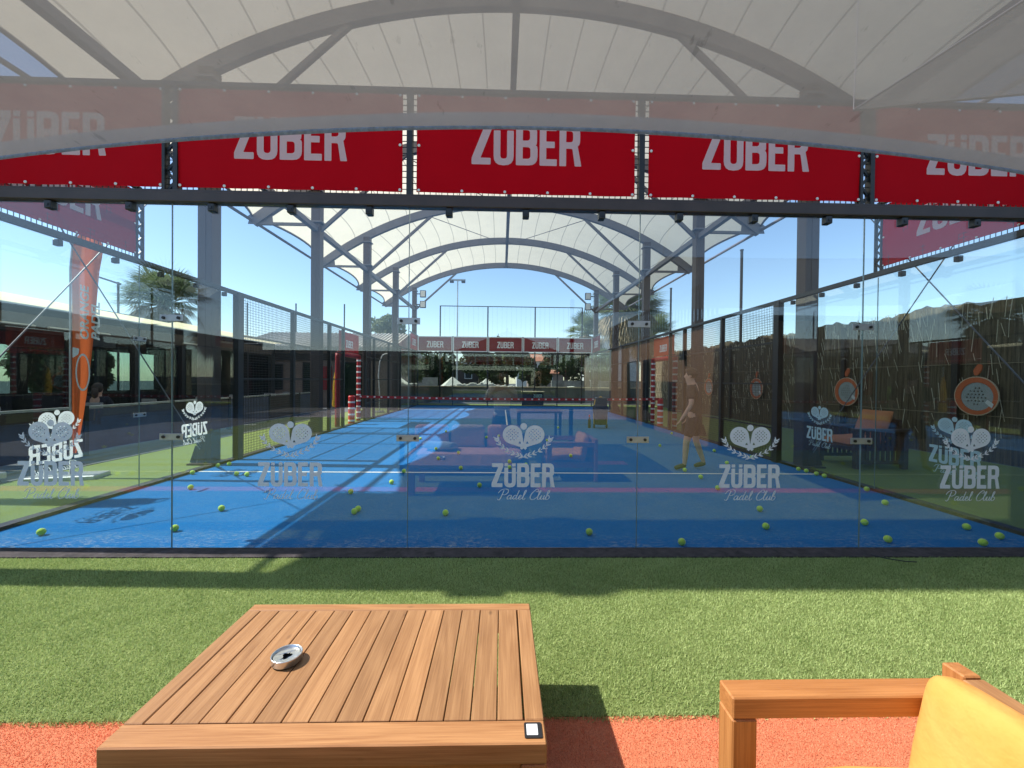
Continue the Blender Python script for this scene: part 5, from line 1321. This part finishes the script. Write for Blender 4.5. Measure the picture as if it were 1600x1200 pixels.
J = dict(pelvis=(0, 0, .93), chest=(0, 0.0, 1.28), neck=(0, 0.01, 1.46), head=(0, 0.03, 1.60), shL=(-.18, 0, 1.38), elL=(-.30, .12, 1.16), wrL=(-.11, .27, 1.36), shR=(.18, 0, 1.38), elR=(.27, .14, 1.18), wrR=(.09, .27, 1.36),
         hipL=(-.09, 0, .88), knL=(-.10, .02, .48), anL=(-.10, 0, .09), hipR=(.09, 0, .88), knR=(.10, .02, .48), anR=(.10, 0, .09), toeL=(0, .12, -.04), toeR=(.02, .12, -.04))
person('photographer in pale shirt holding up a phone, seen reflected in the glass', (-0.19, -4.02, LZ-0.06), 0, J, 'shirt_cloth', 'dark_cloth', True)
t = thing('phone', 'black phone held up by the reflected photographer', 'phone', (-0.2, -3.615, 1.47))
MB().box((-0.075, -0.004, -0.037), (0.075, 0.004, 0.037), bev=0.002).build('case', 'black_plastic', t); MB().box((-0.06, 0.004, 0.008), (-0.035, 0.007, 0.03)).build('lens_block', 'galvanised', t)
J2 = dict(pelvis=(0, 0, .94), chest=(0, .02, 1.29), neck=(0, .03, 1.47), head=(0, .06, 1.60), shL=(-.19, .02, 1.39), elL=(-.27, .02, 1.12), wrL=(-.24, .14, .92), shR=(.19, .02, 1.39), elR=(.26, -.02, 1.12), wrR=(.24, .1, .9),
          hipL=(-.09, 0, .88), knL=(-.14, .10, .48), anL=(-.17, .12, .09), hipR=(.09, 0, .88), knR=(.12, -.03, .48), anR=(.14, -.16, .10), toeL=(-.03, .13, -.04), toeR=(-.02, .13, -.04))
person('standing player in dark shorts and sneakers on the court behind the right glass', (3.1, 3.38, 0.0), R(60), J2, 'taupe_cloth', 'dark_cloth', False, hair_long=False)
J3 = dict(pelvis=(0, 0, .50), chest=(0, .02, .85), neck=(0, .03, 1.03), head=(0, .05, 1.17), shL=(-.18, .02, .95), elL=(-.26, .1, .72), wrL=(-.15, .3, .76), shR=(.18, .02, .95), elR=(.26, .1, .72), wrR=(.15, .3, .76),
          hipL=(-.09, .02, .50), knL=(-.12, .42, .50), anL=(-.12, .40, .09), hipR=(.09, .02, .50), knR=(.12, .42, .50), anR=(.12, .40, .09), toeL=(0, .12, -.04), toeR=(0, .12, -.04))
person('dark haired person seated at a terrace table left of the court', (-9.35, 5.95, 0.03), R(15), J3, 'dark_cloth', 'dark_cloth', True)

# small cable on the lawn edge
tag(MB().tube([(2.93, -0.2, LZ+0.03), (3.0, -0.27, LZ+0.028), (3.1, -0.33, LZ+0.03), (3.17, -0.35, LZ+0.035)], 0.004, 6).build('cable', 'black_plastic'), 'short black cable end lying on the shaded grass by the kerb', 'cable')
